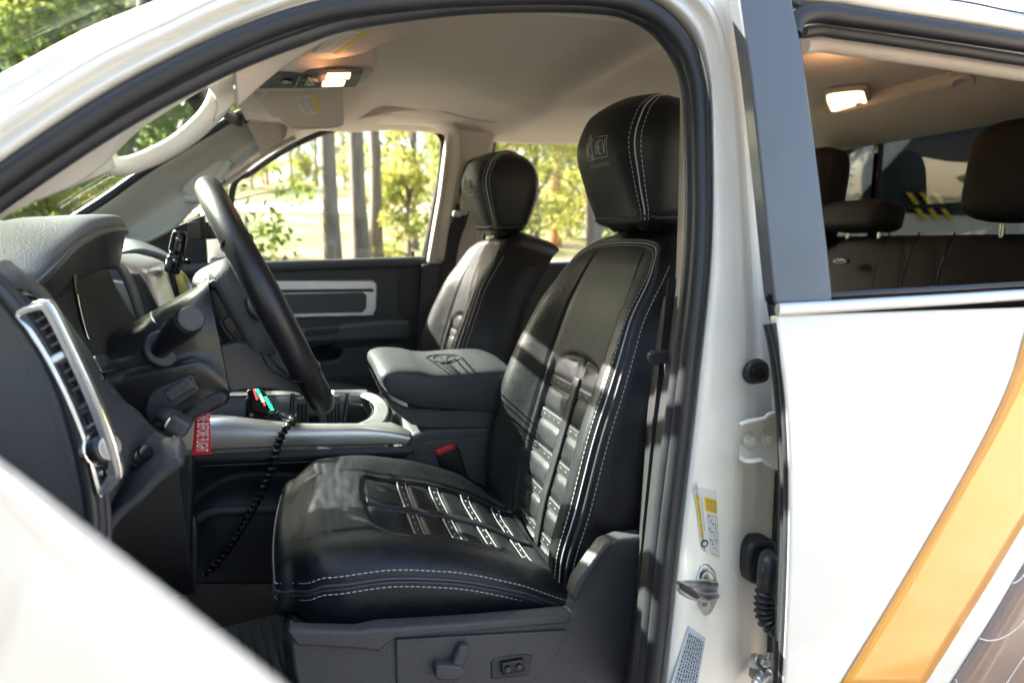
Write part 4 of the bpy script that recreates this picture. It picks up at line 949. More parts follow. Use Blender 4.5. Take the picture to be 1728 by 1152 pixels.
# ---- passenger door trim
Yd=1.70
def pd(name,px,d,th,mt,**k): return slab(name,[A(x,y,Yd+d) for x,y in px],(0,th,0),M[mt],pdoor,**k)
pd('door_trim',[(250,452),(470,444),(718,438),(716,620),(714,690),(250,700)],.0,.035,'plastic',bevel=.006)
tube('trim_roll',[A(x,y,Yd-.008) for x,y in [(250,457),(470,449),(600,445),(716,441)]],.018,M['softdash'],pdoor,ry=.012,smp=20)
pd('trim_bezel',[(440,474),(628,472),(637,479),(636,520),(630,534),(440,538)],-.012,.014,'silver',bevel=.005)
pd('bezel_groove',[(440,489),(628,487),(631,489),(631,492),(440,495)],-.0145,.004,'plastic_dark',bevel=.001)
pd('bezel_inset',[(440,497),(612,493),(619,498),(618,520),(612,527),(440,531)],-.015,.006,'softdash',bevel=.002)
pd('armrest',[(440,558),(570,552),(580,547),(660,541),(692,541),(696,560),(690,574),(600,577),(440,584)],-.055,.06,'softdash',bevel=.014,seg=4)
pd('armrest_handle_slot',[(515,556),(574,553),(572,562),(540,566),(514,567)],-.057,.006,'plastic_dark',bevel=.002)
pd('pull_recess',[(500,590),(572,577),(576,590),(572,604),(560,609),(500,612)],-.003,.004,'gloss',bevel=.001)
pd('door_pocket',[(440,612),(545,610),(572,606),(580,585),(684,576),(690,692),(440,700)],-.018,.03,'plastic',bevel=.008)
pd('speaker_grille',[(440,640),(650,630),(655,690),(440,700)],-.021,.01,'plastic_dark',bevel=.003)
pd('trim_end_panel',[(672,446),(717,441),(713,690),(690,690),(692,560),(672,520)],-.004,.01,'plastic_dark',bevel=.003)
tube('lock_pin',[A(697,444,Yd),A(697,424,Yd)],.005,M['gloss'],pdoor)
# ---- ceiling furniture
oc=hl
def ceil(px,py,dz=0):
    z=2.0
    for _ in range(8): p=AZ(px,py,z); z=hz(min(1.8,max(-.2,p.x)),min(1.62,max(.18,p.y)))-.006+dz
    return AZ(px,py,z)
def cslab(name,px,dz,th,mt,parent,**k): return slab(name,[ceil(x,y,dz) for x,y in px],(0,0,th),M[mt],parent,**k)
con=cslab('overhead_console',[(395,163),(450,118),(500,117),(632,112),(636,116),(615,140),(560,152),(420,156)],-.036,.045,'visor',truck,bevel=.006)
cslab('console_panel',[(430,146),(468,127),(613,124),(601,147),(520,149),(436,150)],-.042,.010,'plastic',con,bevel=.002)
cslab('map_lamp',[(552,127),(592,126),(590,134),(549,135)],-.044,.004,'lamp',con,bevel=.0015)
cslab('map_lamp',[(545,140),(583,139),(580,146),(543,147)],-.044,.004,'lamp',con,bevel=.0015)
cslab('rocker_switch',[(512,146),(520,132),(533,146)],-.045,.006,'gloss',con,bevel=.002)
cslab('console_button',[(474,139),(482,136),(494,138),(492,142),(476,142)],-.044,.004,'gloss',con,bevel=.001)
cslab('console_divider',[(503,130),(505,130),(500,148),(497,148)],-.0435,.003,'gloss',con,bevel=.0004)
# visors
sv=slab('sun_visor',[Q(x,y,1.02,0) for x,y in [(428,152),(500,148),(572,150),(579,160),(580,204),(576,211),(556,215),(495,215),(480,208),(472,199),(460,197),(446,182)]],(0,.02,0),M['visor'],truck,bevel=.007,smp=60)
tag(sv,'lowered passenger sun visor with a white label')
slab('warning_label',[Q(x,y,1.018,0) for x,y in [(499,164),(531,161),(541,190),(512,194)]],(0,.001,0),M['paper'],sv,bevel=0)
slab('label_stripe',[Q(x,y,1.0175,0) for x,y in [(526,161),(531,160.5),(541,190),(536,191)]],(0,.001,0),M['yellow'],sv,bevel=0)
m=MB()
for i in range(7):
    f=i/7; a_=(502+1.3*i*1.4,167+3.6*i)
    for (u0,u1) in ((0,10),(12,23)):
        P4=[Q(a_[0]+u0,a_[1]-u0*.09,1.0170,0),Q(a_[0]+u1,a_[1]-u1*.09,1.0170,0),Q(a_[0]+u1+.4,a_[1]-u1*.09+1.5,1.0170,0),Q(a_[0]+u0+.4,a_[1]-u0*.09+1.5,1.0170,0)]; m.add(P4,[(0,1,2,3)])
m.build('label_print',mat('grey print',(.33,.33,.33),.7),sv,smooth=False)
tube('visor_rod',[Q(438,158,1.02,0),Q(450,153,1.02,0)],.008,M['greytrim'],sv)
dv=cslab('sun_visor',[(500,103),(530,72),(560,62),(640,48),(720,34),(728,37),(722,42),(660,60),(610,90),(592,98),(560,102)],-.012,.016,'visor',truck,bevel=.005)
tag(dv,'driver sun visor folded up against the headliner')
c4=[(528,92),(562,57),(621,54),(565,92)]
cslab('warning_label',c4,-.0145,.001,'paper',dv,bevel=0)
cslab('label_stripe',[(563,92),(613,54),(621,54),(571,92)],-.0155,.001,'yellow',dv,bevel=0)
m=MB()
for i in range(8):
    f=(i+.5)/8
    a_=ceil(lerp(531,563,f),lerp(90,59,f),-.0158); b_=ceil(lerp(562,612,f)-3,lerp(90,57,f),-.0158); dd=(ceil(563,59,-.0158)-ceil(531,90,-.0158))*.03
    for u,v in ((0.03,.45),(.55,.95)): m.add([a_.lerp(b_,u),a_.lerp(b_,v),a_.lerp(b_,v)+dd,a_.lerp(b_,u)+dd],[(0,1,2,3)])
m.build('label_print',bpy.data.materials['grey print'],dv,smooth=False)
# ================================================================ REAR CABIN
bw=slab('rear_wall',[V((1.66,y,z)) for y,z in ((.08,.78),(1.72,.78),(1.72,1.58),(.08,1.58))],(.04,0,0),M['plastic_dark'],truck,bevel=.01)
rg=slab('rear_window',[V((1.72,y,z)) for y,z in ((.14,1.56),(1.66,1.56),(1.60,1.96),(.20,1.96))],(.005,0,0),M['glass_rear'],truck,bevel=0,smooth=False)
tag(rg,'dark tinted sliding window at the back of the cab')
for y in (.62,1.12): box('sliding_frame',(1.71,y,1.76),(.02,.022,.40),M['gloss'],rg,bevel=.003)
box('sliding_rail',(1.71,.9,1.60),(.025,1.5,.02),M['gloss'],rg,bevel=.003)
slab('rear_header_trim',[V((x,.14,z)) for x,z in ((1.50,2.01),(1.66,1.93),(1.72,1.93),(1.72,2.06),(1.50,2.06))],(0,1.52,0),M['head'],truck,bevel=.012)
for y0,y1 in ((.10,.17),(1.63,1.70)):
    slab('rear_corner_trim',[V((1.45,y0,1.55)),V((1.74,y0,1.55)),V((1.74,y0,2.0)),V((1.55,y0,2.0))],(0,y1-y0,0),M['beige'],truck,bevel=.01)
RS=slab('rear_seat',[V((x,.14,z)) for x,z in ((1.08,1.10),(1.10,1.17),(1.42,1.15),(1.50,1.40),(1.56,1.64),(1.60,1.655),(1.64,1.62),(1.62,1.05),(1.1,1.02))],(0,1.52,0),M['rear_leather'],truck,bevel=.03,seg=4)
tag(RS,'black leather rear bench seat')
def rhead(name,y,z0,z1,wd):
    h=mesh(name,*pillow(V((1.56,y,(z0+z1)/2)),(.11,wd,z1-z0),RY(8),e=.45),M['rear_leather'],RS)
    for s in(-.06,.06): tube('headrest_post',[V((1.575,y+s,z0-.06)),V((1.575,y+s,z0+.03))],.006,M['chrome'],RS)
    return h
def px2rear(px,py,X=1.56): return AX(px,py,X)
h1=px2rear(1735,300); rhead('headrest',h1.y,px2rear(1700,376).z,px2rear(1690,208).z,.26)
h2=px2rear(1452,365); rhead('headrest',h2.y,px2rear(1450,392).z,px2rear(1450,340).z,abs(px2rear(1400,365).y-px2rear(1512,365).y))
h3=px2rear(1372,340); rhead('headrest',h3.y,px2rear(1372,420).z,px2rear(1372,252).z,.20)
for px_ in (1480,1530,1590):
    tube('seat_seam',[AX(px_+22,392,1.545),AX(px_+4,430,1.51),AX(px_-14,500,1.47)],.0022,M['gloss'],RS,smp=20)
disc('latch',AX(1422,441,1.50),(-1,0,0),.03,.01,M['gloss'],RS,ry=.01)
# dome lamp and coat hook
def cx(px,py,dz=0): return ceil(px,py,dz)
dl=slab('dome_lamp',[cx(x,y,-.010) for x,y in [(1390,166),(1398,158),(1455,152),(1466,160),(1470,180),(1464,190),(1408,197),(1396,186)]],(0,0,.014),M['beige'],truck,bevel=.004,smp=50)
tag(dl,'lit dome lamp in the rear headliner')
slab('lamp_lens',[cx(x,y,-.014) for x,y in [(1395,168),(1402,161),(1450,156),(1460,163),(1463,180),(1457,186),(1410,193),(1400,184)]],(0,0,.006),M['lamp2'],dl,bevel=.002,smp=50)
pl=bpy.data.lights.new('dome_light','POINT'); pl.energy=.09; pl.color=(1,.55,.25); pl.shadow_soft_size=.03
po=bpy.data.objects.new('dome_light',pl); COL.objects.link(po); po.parent=truck; po.matrix_parent_inverse=Matrix.Translation(-TR); po.location=ceil(1410,140,-.06)
ck=slab('coat_hook',[cx(x,y,-.004) for x,y in [(1600,128),(1612,122),(1640,126),(1652,148),(1625,150),(1602,143)]],(0,0,.008),M['head'],truck,bevel=.003)
tube('hook_loop',[cx(x,y,-.022) for x,y in [(1606,146),(1612,134),(1628,130),(1640,134),(1642,146),(1632,152)]],.004,M['beige'],ck,smp=30)
slab('rear_vent',[cx(x,y,-.003) for x,y in [(1340,66),(1400,66),(1420,72),(1395,84),(1345,90)]],(0,0,.004),M['visor'],truck,bevel=.001)
# ================================================================ DASHBOARD
def S3(l): return [A(x,y,Y) for x,y,Y in l]
dash=sheet('dashboard',[S3([(0,372,1.68),(90,372,1.68),(150,372,1.65),(215,415,1.62),(300,452,1.64)]),
 [V((-.95,1.6,1.50)),V((-.62,1.6,1.52)),V((-.42,1.6,1.52)),V((-.34,1.6,1.47)),V((-.33,1.6,1.38))],
 [V((-.95,.9,1.52)),V((-.66,.9,1.55)),V((-.46,.9,1.56)),V((-.38,.9,1.54)),V((-.36,.9,1.40))],
 [V((-.95,.6,1.52)),V((-.66,.6,1.56)),V((-.50,.6,1.57)),V((-.44,.6,1.50)),V((-.44,.6,1.36))],
 [V((-.95,.3,1.51)),V((-.66,.3,1.56)),V((-.46,.3,1.57)),V((-.42,.3,1.50)),V((-.42,.3,1.34))],
 [V((-.90,.12,1.50)),V((-.62,.12,1.54)),V((-.44,.12,1.54)),V((-.40,.12,1.47)),V((-.40,.12,1.34))]],M['softdash'],truck,nu=40,nv=40,solid=.01,off=-1)
tag(dash,'grey dashboard with chrome rimmed end vent')
# instrument hood
rim=[(52,492,.17),(70,474,.18),(98,446,.22),(125,418,.28),(160,397,.36),(190,389,.43),(208,389,.50),(212,392,.56)]
r2=[(40,470,.17),(62,458,.18),(92,428,.22),(122,402,.28),(158,381,.36),(190,374,.43),(207,374,.50),(212,380,.56)]
r3=[(-10,462,.17),(10,450,.18),(60,418,.22),(90,394,.28),(130,369,.36),(170,362,.43),(192,363,.50),(200,368,.56)]
r4=[(-120,455,.17),(-100,445,.18),(-60,410,.22),(-50,392,.28),(20,370,.36),(80,365,.43),(110,364,.50),(120,366,.56)]
sheet('instrument_hood',[S3(r4),S3(r3),S3(r2),S3(rim)],M['softdash'],dash,nu=70,nv=40,solid=.006,off=-1)
tube('hood_edge',S3(rim),.0045,M['rubber_sheen'],dash,smp=60)
sheet('hood_underside',[S3(rim),S3([(60,500,.20),(85,484,.22),(110,462,.26),(135,440,.32),(165,428,.40),(185,432,.47),(196,440,.54),(204,438,.60)]),S3([(70,520,.24),(95,505,.26),(120,485,.3),(140,470,.36),(165,458,.44),(180,455,.5),(190,456,.56),(196,456,.62)])],M['satin'],dash,nu=60,nv=16,solid=.003)
sheet('cluster_wall',[S3([(70,470,.24),(100,455,.30),(140,440,.42),(180,450,.60)]),S3([(100,540,.24),(125,520,.30),(150,500,.42),(205,500,.60)]),S3([(140,600,.24),(160,600,.30),(190,590,.42),(245,560,.60)])],M['cluster'],dash,nu=24,nv=24,solid=.004)
tube('cluster_lens_edge',S3([(125,462,.30),(128,490,.30),(134,520,.30),(142,552,.30),(150,572,.30)]),.0028,M['gloss'],dash,smp=30)
tube('cluster_lens_glint',S3([(131,497,.295),(137,527,.295),(146,562,.295),(150,572,.295)]),.0009,M['chrome'],dash,smp=30)
slab('cluster_panel',S3([(70,500,.33),(130,470,.33),(148,575,.33),(160,600,.33),(120,590,.33)]),(0,.01,0),M['cluster'],dash)
# far side fin of the binnacle, silver radio surround and screen
sheet('binnacle_side',[S3([(185,440,.60),(205,455,.60),(225,500,.60),(240,548,.60)]),S3([(198,438,.66),(215,452,.66),(235,495,.66),(248,545,.66)])],M['softdash'],dash,nu=20,nv=6,solid=.006)
sheet('radio_surround',[S3([(190,432,.70),(222,462,.70),(232,500,.70),(256,545,.70)]),S3([(196,430,.72),(245,458,.72),(262,500,.72),(275,530,.72)]),S3([(225,428,.80),(268,446,.80),(282,480,.80),(296,520,.80)]),S3([(240,430,.84),(276,444,.84),(288,480,.84),(300,516,.84)])],M['silver'],dash,nu=30,nv=14,solid=.006)
slab('screen_panel',S3([(206,460,.69),(235,462,.69),(246,478,.69),(273,530,.69),(240,548,.69),(222,500,.69)]),(0,.006,0),M['satin'],dash,bevel=.003)
sheet('radio_end',[S3([(270,444,.85),(288,450,.85),(298,490,.85),(304,520,.85)]),S3([(285,440,.92),(300,452,.92),(318,490,.92),(325,500,.92)]),S3([(292,448,.95),(312,462,.95),(328,488,.95),(332,498,.95)])],M['gloss'],dash,nu=20,nv=8,solid=.006)
tube('radio_chrome_edge',S3([(268,445,.85),(272,458,.85),(282,490,.85),(296,517,.85)]),.003,M['chrome'],dash,smp=30)
tube('vent_ring',S3([(283,452,.90),(288,470,.90),(298,495,.90),(310,510,.90)]),.006,M['plastic'],dash,smp=30)
sheet('dash_top',[S3([(205,425,1.2),(240,420,1.2),(280,432,1.2),(300,445,1.2)]),S3([(208,405,1.4),(230,405,1.4),(270,420,1.4),(300,440,1.4)]),S3([(205,398,1.6),(228,408,1.6),(262,425,1.6),(292,445,1.6)])],M['softdash'],dash,nu=20,nv=12,solid=.01)
# far mirror sail behind the wheel
slab('mirror_sail',[Q(x,y,1.70) for x,y in [(240,415),(262,398),(300,380),(345,362),(352,470),(240,470)]],(0,.02,0),M['plastic_dark'],pdoor,bevel=.004)
# --- near end of the dash
endc=[(35,470),(62,500),(92,560),(122,640),(145,720),(158,790),(166,850),(163,892)]
end=slab('dash_end_panel',[A(x,y,.10) for x,y in [(-120,480),(-40,470),(0,505),(35,545),(72,600),(104,668),(128,750),(146,830),(154,892),(150,960),(-120,1150)]],(0,.03,0),M['plastic'],dash,bevel=.008,seg=4)
for i,(dx,dep,mt,r) in enumerate(((3,.098,'rubber_sheen',.006),(14,.106,'plastic_dark',.007),(25,.112,'plastic',.005))):
    tube('end_gasket',[A(x+dx,y-4,dep) for x,y in [(-40,462),(0,495),(38,540),(76,598),(108,668),(131,748),(148,828),(155,892),(150,960)]],r,M[mt],dash,smp=70)
# face of the dash near the vent
sheet('dash_face',[S3([(-30,462,.115),(20,478,.115),(48,525,.115),(90,600,.115),(125,680,.115),(148,760,.115),(162,850,.115),(158,905,.115)]),
 S3([(0,440,.14),(40,462,.14),(72,498,.14),(118,575,.14),(152,650,.14),(182,720,.14),(205,790,.14),(175,870,.14)]),
 S3([(20,440,.20),(55,470,.20),(84,496,.20),(135,590,.20),(172,650,.20),(205,700,.20),(232,760,.20),(196,860,.20)]),
 S3([(40,450,.26),(70,480,.26),(100,520,.26),(150,590,.26),(190,660,.26),(240,700,.26),(262,750,.26),(222,842,.26)])],M['plastic'],dash,nu=60,nv=24,solid=.006)
for i in range(9):
    x0,y0=2+i*5.6,470+i*1.2+i*i*.15
    tube('defrost_slat',S3([(-40+i*9,478+i*2.2,.11),(-10+i*6.5,480+i*2.2,.13),(15+i*5,482+i*1.8,.16)]) if 0 else S3([(-20+i*7,474+i*2,.108),(5+i*6,478+i*2,.125),(22+i*4.5,488+i*1,.140)]),.0014,M['gloss'],dash,n=6)
Yb=.094
bo=[(29,530),(38,520),(74,508),(88,516),(107,552),(133,606),(156,655),(178,706),(194,752),(204,798),(198,810),(176,836),(167,832),(161,812),(149,765),(130,712),(105,655),(76,600),(48,556)]
bi=[(38,537),(46,530),(68,524),(76,530),(94,562),(119,614),(140,662),(160,712),(174,756),(183,792),(180,800),(174,812),(171,812),(167,800),(157,764),(139,710),(114,652),(86,597),(58,553)]
o_=cm([A(x,y,Yb) for x,y in bo],114,True); i_=cm([A(x,y,Yb) for x,y in bi],114,True)
def ringsheet(name,loops,mt,parent,**k):
    vs,fs=grid([l+[l[0]] for l in loops]); return mesh(name,vs,fs,mt,parent,**k)
ringsheet('vent_bezel',[[p+V((0,.010,0)) for p in o_],o_,[a.lerp(b_,.35)+V((0,-.006,0)) for a,b_ in zip(o_,i_)],[a.lerp(b_,.8)+V((0,-.005,0)) for a,b_ in zip(o_,i_)],[p+V((0,.014,0)) for p in i_]],M['silver'],dash,solid=.001,ang=60)
tube('bezel_chrome_rim',[A(x,y,Yb-.002) for x,y in bo],.0016,M['chrome'],dash,n=8,closed=True,smp=90)
slab('vent_cavity',[A(x,y,.113) for x,y in bi],(0,.01,0),M['gloss'],dash,bevel=0)
for i in range(9):
    f=i/9; x0=56+f*66+8*f*f; y0=548+f*128; x1=x0+26+4*f; y1=y0-16
    slab('vent_slat',[A(x0,y0,.097),A(x1,y1,.097),A(x1+3,y1+8,.111),A(x0+3,y0+8,.111)],(.0,.0,.0030),M['softdash'],dash,bevel=.0005)
tube('vent_thumb_knob',[A(84,610,.094),A(108,598,.098)],.005,M['zinc'],dash)
tube('vent_divider',[A(134,688,.098),A(158,676,.098)],.003,M['plastic'],dash)
slab('light_switch_panel',[A(x,y,.104) for x,y in [(122,690),(152,676),(178,748),(188,790),(172,812),(156,765)]],(0,.012,0),M['plastic_dark'],dash,bevel=.002)
slab('dimmer_button',[A(x,y,.098) for x,y in [(130,694),(148,686),(152,694),(134,703)]],(0,.008,0),M['plastic'],dash,bevel=.002)
KN=V((.80,-.58,.18)); KC=A(160,757,.104)
disc('headlight_knob',KC,KN,.0165,.020,M['satin'],dash,bevel=.004); disc('knob_chrome_ring',KC,KN,.0185,.008,M['chrome'],dash,bevel=.002)
disc('knob_face',KC+KN.normalized()*.0202,KN,.0125,.0015,M['zinc'],dash,bevel=.0007)
for i in range(5): disc('dial_mark',A(146+i*4,722-i*3+abs(i-2),.101),(0,-1,0),.0014,.001,M['stud'],dash,bevel=0,seg=10)
for x,y in ((168,800),(182,796)): slab('fog_button',[A(x-4,y-3,.099),A(x+5,y-8,.099),A(x+7,y+1,.099),A(x-2,y+6,.099)],(0,.006,0),M['zinc'],dash,bevel=.001)
# lower dash, pedals side
sheet('knee_bolster',[S3([(158,905,.14),(196,862,.14),(225,838,.14),(262,800,.14),(300,772,.14)]),S3([(165,860,.20),(205,800,.20),(240,770,.20),(280,745,.20),(305,735,.20)]),S3([(190,690,.28),(215,700,.28),(240,712,.28),(270,735,.28),(300,745,.28)]),S3([(160,600,.36),(190,650,.36),(225,690,.36),(262,720,.36),(300,740,.36)])],M['plastic'],dash,nu=30,nv=30,solid=.01)
slab('fuse_cover',S3([(168,672,.23),(186,660,.23),(194,684,.23),(186,702,.23),(172,694,.23)]),(0,.02,0),M['softdash'],dash,bevel=.003)
slab('tilt_switch',S3([(160,632,.24),(170,626,.24),(178,640,.24),(170,650,.24)]),(0,.012,0),M['gloss'],dash,bevel=.003)
for i_s in range(10):
    tube('defrost_slat',S3([(-30+i_s*6.5,472+i_s*2.6,.108),(0+i_s*5.6,474+i_s*2.6,.112),(20+i_s*4.6,486+i_s*2.2,.118)]),.0016,M['gloss'],dash,n=6,smp=8)
for x,y in ((226,775),(234,768),(243,760)): disc('pedal_switch',A(x,y,.19),(.5,-1,.1),.008,.008,M['gloss'],dash)
sheet('knee_panel',[S3([(170,900,.30),(200,860,.32),(240,820,.34),(300,775,.36)]),S3([(180,960,.50),(220,960,.50),(270,960,.50),(322,960,.50)]),S3([(170,1020,.70),(220,1020,.70),(280,1010,.70),(330,1000,.70)])],M['plastic_dark'],dash,nu=20,nv=14,solid=.01)
# ================================================================ STEERING COLUMN AND WHEEL
sc_=sheet('steering_column',[
 S3([(120,600,.60),(170,585,.60),(225,560,.60),(280,530,.60),(335,498,.60),(362,485,.60)]),
 S3([(110,585,.50),(160,572,.50),(220,545,.50),(280,512,.50),(335,480,.50),(358,466,.50)]),
 S3([(100,600,.41),(150,588,.41),(215,560,.41),(275,525,.42),(330,492,.42),(352,476,.43)]),
 S3([(112,628,.388),(165,612,.386),(225,590,.384),(285,565,.386),(328,545,.39),(362,530,.40)]),
 S3([(150,652,.386),(190,634,.382),(235,620,.380),(290,606,.382),(335,596,.386),(376,596,.396)]),
 S3([(158,672,.380),(196,654,.376),(240,640,.374),(290,626,.374),(340,618,.380),(386,650,.392)]),
 S3([(176,705,.392),(212,690,.386),(245,680,.380),(292,660,.378),(340,652,.384),(388,664,.394)]),
 S3([(200,735,.42),(232,738,.41),(262,738,.40),(300,712,.40),(345,690,.40),(386,676,.41)]),
 S3([(215,735,.5),(245,742,.5),(275,740,.5),(305,722,.5),(350,700,.5),(386,684,.5)]),
 S3([(215,730,.6),(245,735,.6),(275,735,.6),(305,718,.6),(350,698,.6),(386,680,.6)])],M['satin'],truck,nu=60,nv=80,solid=.006)
tag(sc_,'black steering column shroud with stalk and key')
slab('shroud_end',S3([(352,476,.43),(362,530,.405),(376,596,.40),(388,650,.40),(388,680,.42),(386,684,.5),(386,680,.6),(362,485,.60),(358,466,.50)]),(-.01,0,0),M['plastic_dark'],sc_,bevel=0) if 0 else None
slab('shroud_recess',S3([(243,690,.372),(250,668,.372),(262,655,.372),(318,630,.372),(328,634,.372),(332,650,.372),(340,656,.372),(300,685,.372),(262,712,.372),(248,712,.372)]),(0,.010,0),M['plastic_dark'],sc_,bevel=.004)
slab('shroud_plate',S3([(276,663,.370),(313,636,.370),(318,638,.370),(330,652,.370),(288,678,.370)]),(0,.008,0),M['plastic'],sc_,bevel=.002)
slab('shroud_notch',S3([(262,735,.385),(300,705,.385),(345,668,.385),(372,660,.385),(386,668,.385),(378,682,.385),(330,705,.385),(275,750,.385),(262,752,.385)]),(0,.05,0),M['plastic_dark'],sc_,bevel=.005)
tube('tilt_lever',S3([(278,700,.36),(290,703,.34),(304,718,.33)]),.010,M['plastic'],sc_,n=14,ry=.014,smp=20)
mesh('tilt_lever_end',*pillow(A(302,716,.33),(.03,.03,.026),RY(35),e=.5),M['plastic'],sc_)
# stalk
tube('wiper_stalk',[A(268,592,.385),A(292,566,.345),A(318,542,.315)],.0155,M['satin'],sc_,n=24,smp=20,scale=[.85+.35*sstep(4,14,i) for i in range(20)])
disc('stalk_cap',A(322,538,.312),(.28,-1,.1),.0165,.006,M['plastic'],sc_,bevel=.003)
tube('stalk_collar',[A(300,560,.335),A(304,556,.331)],.0175,M['plastic_dark'],sc_,n=24)
disc('stalk_boot',A(272,590,.392),(.5,-1,.3),.026,.014,M['rubber'],sc_,bevel=.004)
tube('shroud_split_line',S3([(175,628,.383),(235,616,.380),(262,612,.379)]),.0012,M['gloss'],sc_,smp=16)
# wheel
WC=V((-.063,.52,1.54)); WD=V((.41,0,-.912)).normalized(); WY=V((0,1,0)); WN=WD.cross(WY).normalized(); WN=WN if WN.x>0 else -WN
Wt=R(3.2); WY,WN=(WY*math.cos(R(4.5))-WN*math.sin(R(4.5))),(WN*math.cos(R(4.5))+WY*math.sin(R(4.5)))
def wp(a,r=.185,n=0): return WC+WY*(r*math.cos(a))-WD*(r*math.sin(a))+WN*n
sw=tube('steering_wheel',[wp(2*math.pi*i/120) for i in range(120)],.0200,M['rimleather'],truck,n=20,closed=True,scale=[1+.10*math.exp(-((((i/120*360+180)%360)-180)/24)**2)+.10*math.exp(-(((i/120*360)-180)/24)**2) for i in range(120)],ry=.0215)
tag(sw,'black leather steering wheel seen edge on')
for a in (R(150),R(30),R(215),R(-35)):
    ring=[wp(a)+ (WY*math.cos(a)-WD*math.sin(a))*(.0204*math.cos(k*.3927))+WN*(.0219*math.sin(k*.3927)) for k in range(16)]
    tube('rim_seam',ring,.0009,M['gloss'],sw,closed=True,n=6)
for a,r0,wd in ((R(180),.06,.05),(R(0),.06,.05),(R(238),.05,.035),(R(-58),.05,.035)):
    m=MB(); t_=(WY*-math.sin(a)-WD*math.cos(a))
    loops=[]
    for k in range(9):
        f=k/8; r_=lerp(r0,.186,f); c=wp(a,r_,lerp(-.030,-.006,f)); w2=wd*(1-.25*math.sin(f*3.14))*.5; th=.011
        loops.append([c+t_*(w2*math.cos(j*.5236))+WN*(th*math.sin(j*.5236)) for j in range(12)])
    m.add(*rings(loops)); m.build('wheel_spoke',M['satin'],sw)
Mw=Matrix((WY,-WD,WN)).transposed()
mesh('airbag_hub',*pillow(WC-WN*.038,(.20,.17,.05),Mw,e=.5),M['plastic'],sw)
mesh('hub_back',*pillow(WC-WN*.045+WD*.01,(.17,.19,.10),Mw,e=.55),M['plastic_dark'],sw)
# back cover of the hub, on the driver's door side
slab('hub_cover',S3([(352,486,.44),(372,468,.44),(402,462,.44),(430,500,.44),(470,560,.44),(520,625,.44),(541,665,.44),(528,668,.44),(480,652,.44),(440,648,.44),(398,655,.44),(380,640,.44),(350,580,.44)]),(0,.16,0),M['plastic'],sw,bevel=.014,seg=4)
slab('hub_cover',S3([(340,590,.40),(400,575,.42),(436,580,.43),(470,620,.43),(520,664,.43),(526,676,.43),(500,662,.43),(440,655,.42),(390,662,.41)]),(0,.2,0),M['plastic_dark'],sw,bevel=.012,seg=4)
slab('thumb_rest',S3([(350,474,.425),(400,462,.425),(412,468,.425),(408,486,.425),(372,494,.425),(352,486,.425)]),(0,.03,0),M['leather_side'],sw,bevel=.006,seg=4)
slab('rear_rocker',[A(x,y,.428) for x,y in [(377,540),(384,535),(392,536),(414,566),(416,576),(409,581),(401,579),(379,550)]],(0,.02,0),M['gloss'],sw,bevel=.004,smp=30)
tube('rear_rocker_ring',[A(x,y,.432) for x,y in [(373,540),(382,532),(394,533),(418,565),(420,578),(410,585),(400,583),(376,553)]],.002,M['plastic_dark'],sw,closed=True,smp=40,n=8)
disc('rear_rocker_dot',A(397,558,.426),(0,-1,0),.002,.002,M['satin'],sw)
tube('hub_cover_line',S3([(436,582,.427),(446,608,.426),(462,628,.426),(500,642,.427),(515,645,.428)]),.0012,M['gloss'],sw,smp=24)
# ================================================================ CENTRE CONSOLE
YN,YF=.775,1.075
def con_side(px,Y): return [A(x,y,Y) for x,y in px]
body=slab('centre_console',con_side([(690,735),(722,722),(850,716),(900,716),(900,1010),(560,1010),(560,900),(676,800)],YN),(0,YF-YN,0),M['plastic'],truck,bevel=.012,seg=4)
tag(body,'grey centre console with padded lid')
slab('side_panel',con_side([(700,772),(712,748),(728,742),(830,736),(830,900),(700,900)],YN-.004),(0,.01,0),M['plastic'],body,bevel=.004)
# lower bin and padded lid
slab('console_bin',con_side([(643,662),(655,674),(690,690),(740,692),(860,690),(860,722),(722,722),(694,716),(660,690)],YN-.003),(0,YF-YN+.006,0),M['plastic'],body,bevel=.012,seg=4)
lidp=[(645,655),(639,642),(643,628),(662,621),(700,622),(740,628),(860,626),(870,688),(740,688),(695,682),(660,668)]
YL=YN-.012
lo=[]
def lidloop(Y,grow,dz):
    pts=cm([A(x,y,YN) for x,y in lidp],64,True); c=sum(pts,V((0,0,0)))/64
    return [V((c.x+(p.x-c.x)*grow,Y,c.z+(p.z-c.z)*grow+dz)) for p in pts]
loops=[lidloop(YL+.0,.80,-.006),lidloop(YL+.002,.90,-.004),lidloop(YL+.010,.965,-.001),lidloop(YL+.03,1,0.002),lidloop(YL+.08,1.02,.008),lidloop((YN+YF)/2,1.03,.011),lidloop(YF-.06,1.02,.008),lidloop(YF-.02,1,.002),lidloop(YF+.0,.965,-.001),lidloop(YF+.010,.85,-.004)]
mesh('console_lid',*rings(loops),M['lidvinyl'],body,recalc=True,ang=70)
tube('lid_seam',[V((p.x,YN-.006,p.z)) for p in con_side([(640,662),(660,676),(692,689),(740,691),(850,690)],YN-.006)],.002,M['gloss'],body,smp=30)
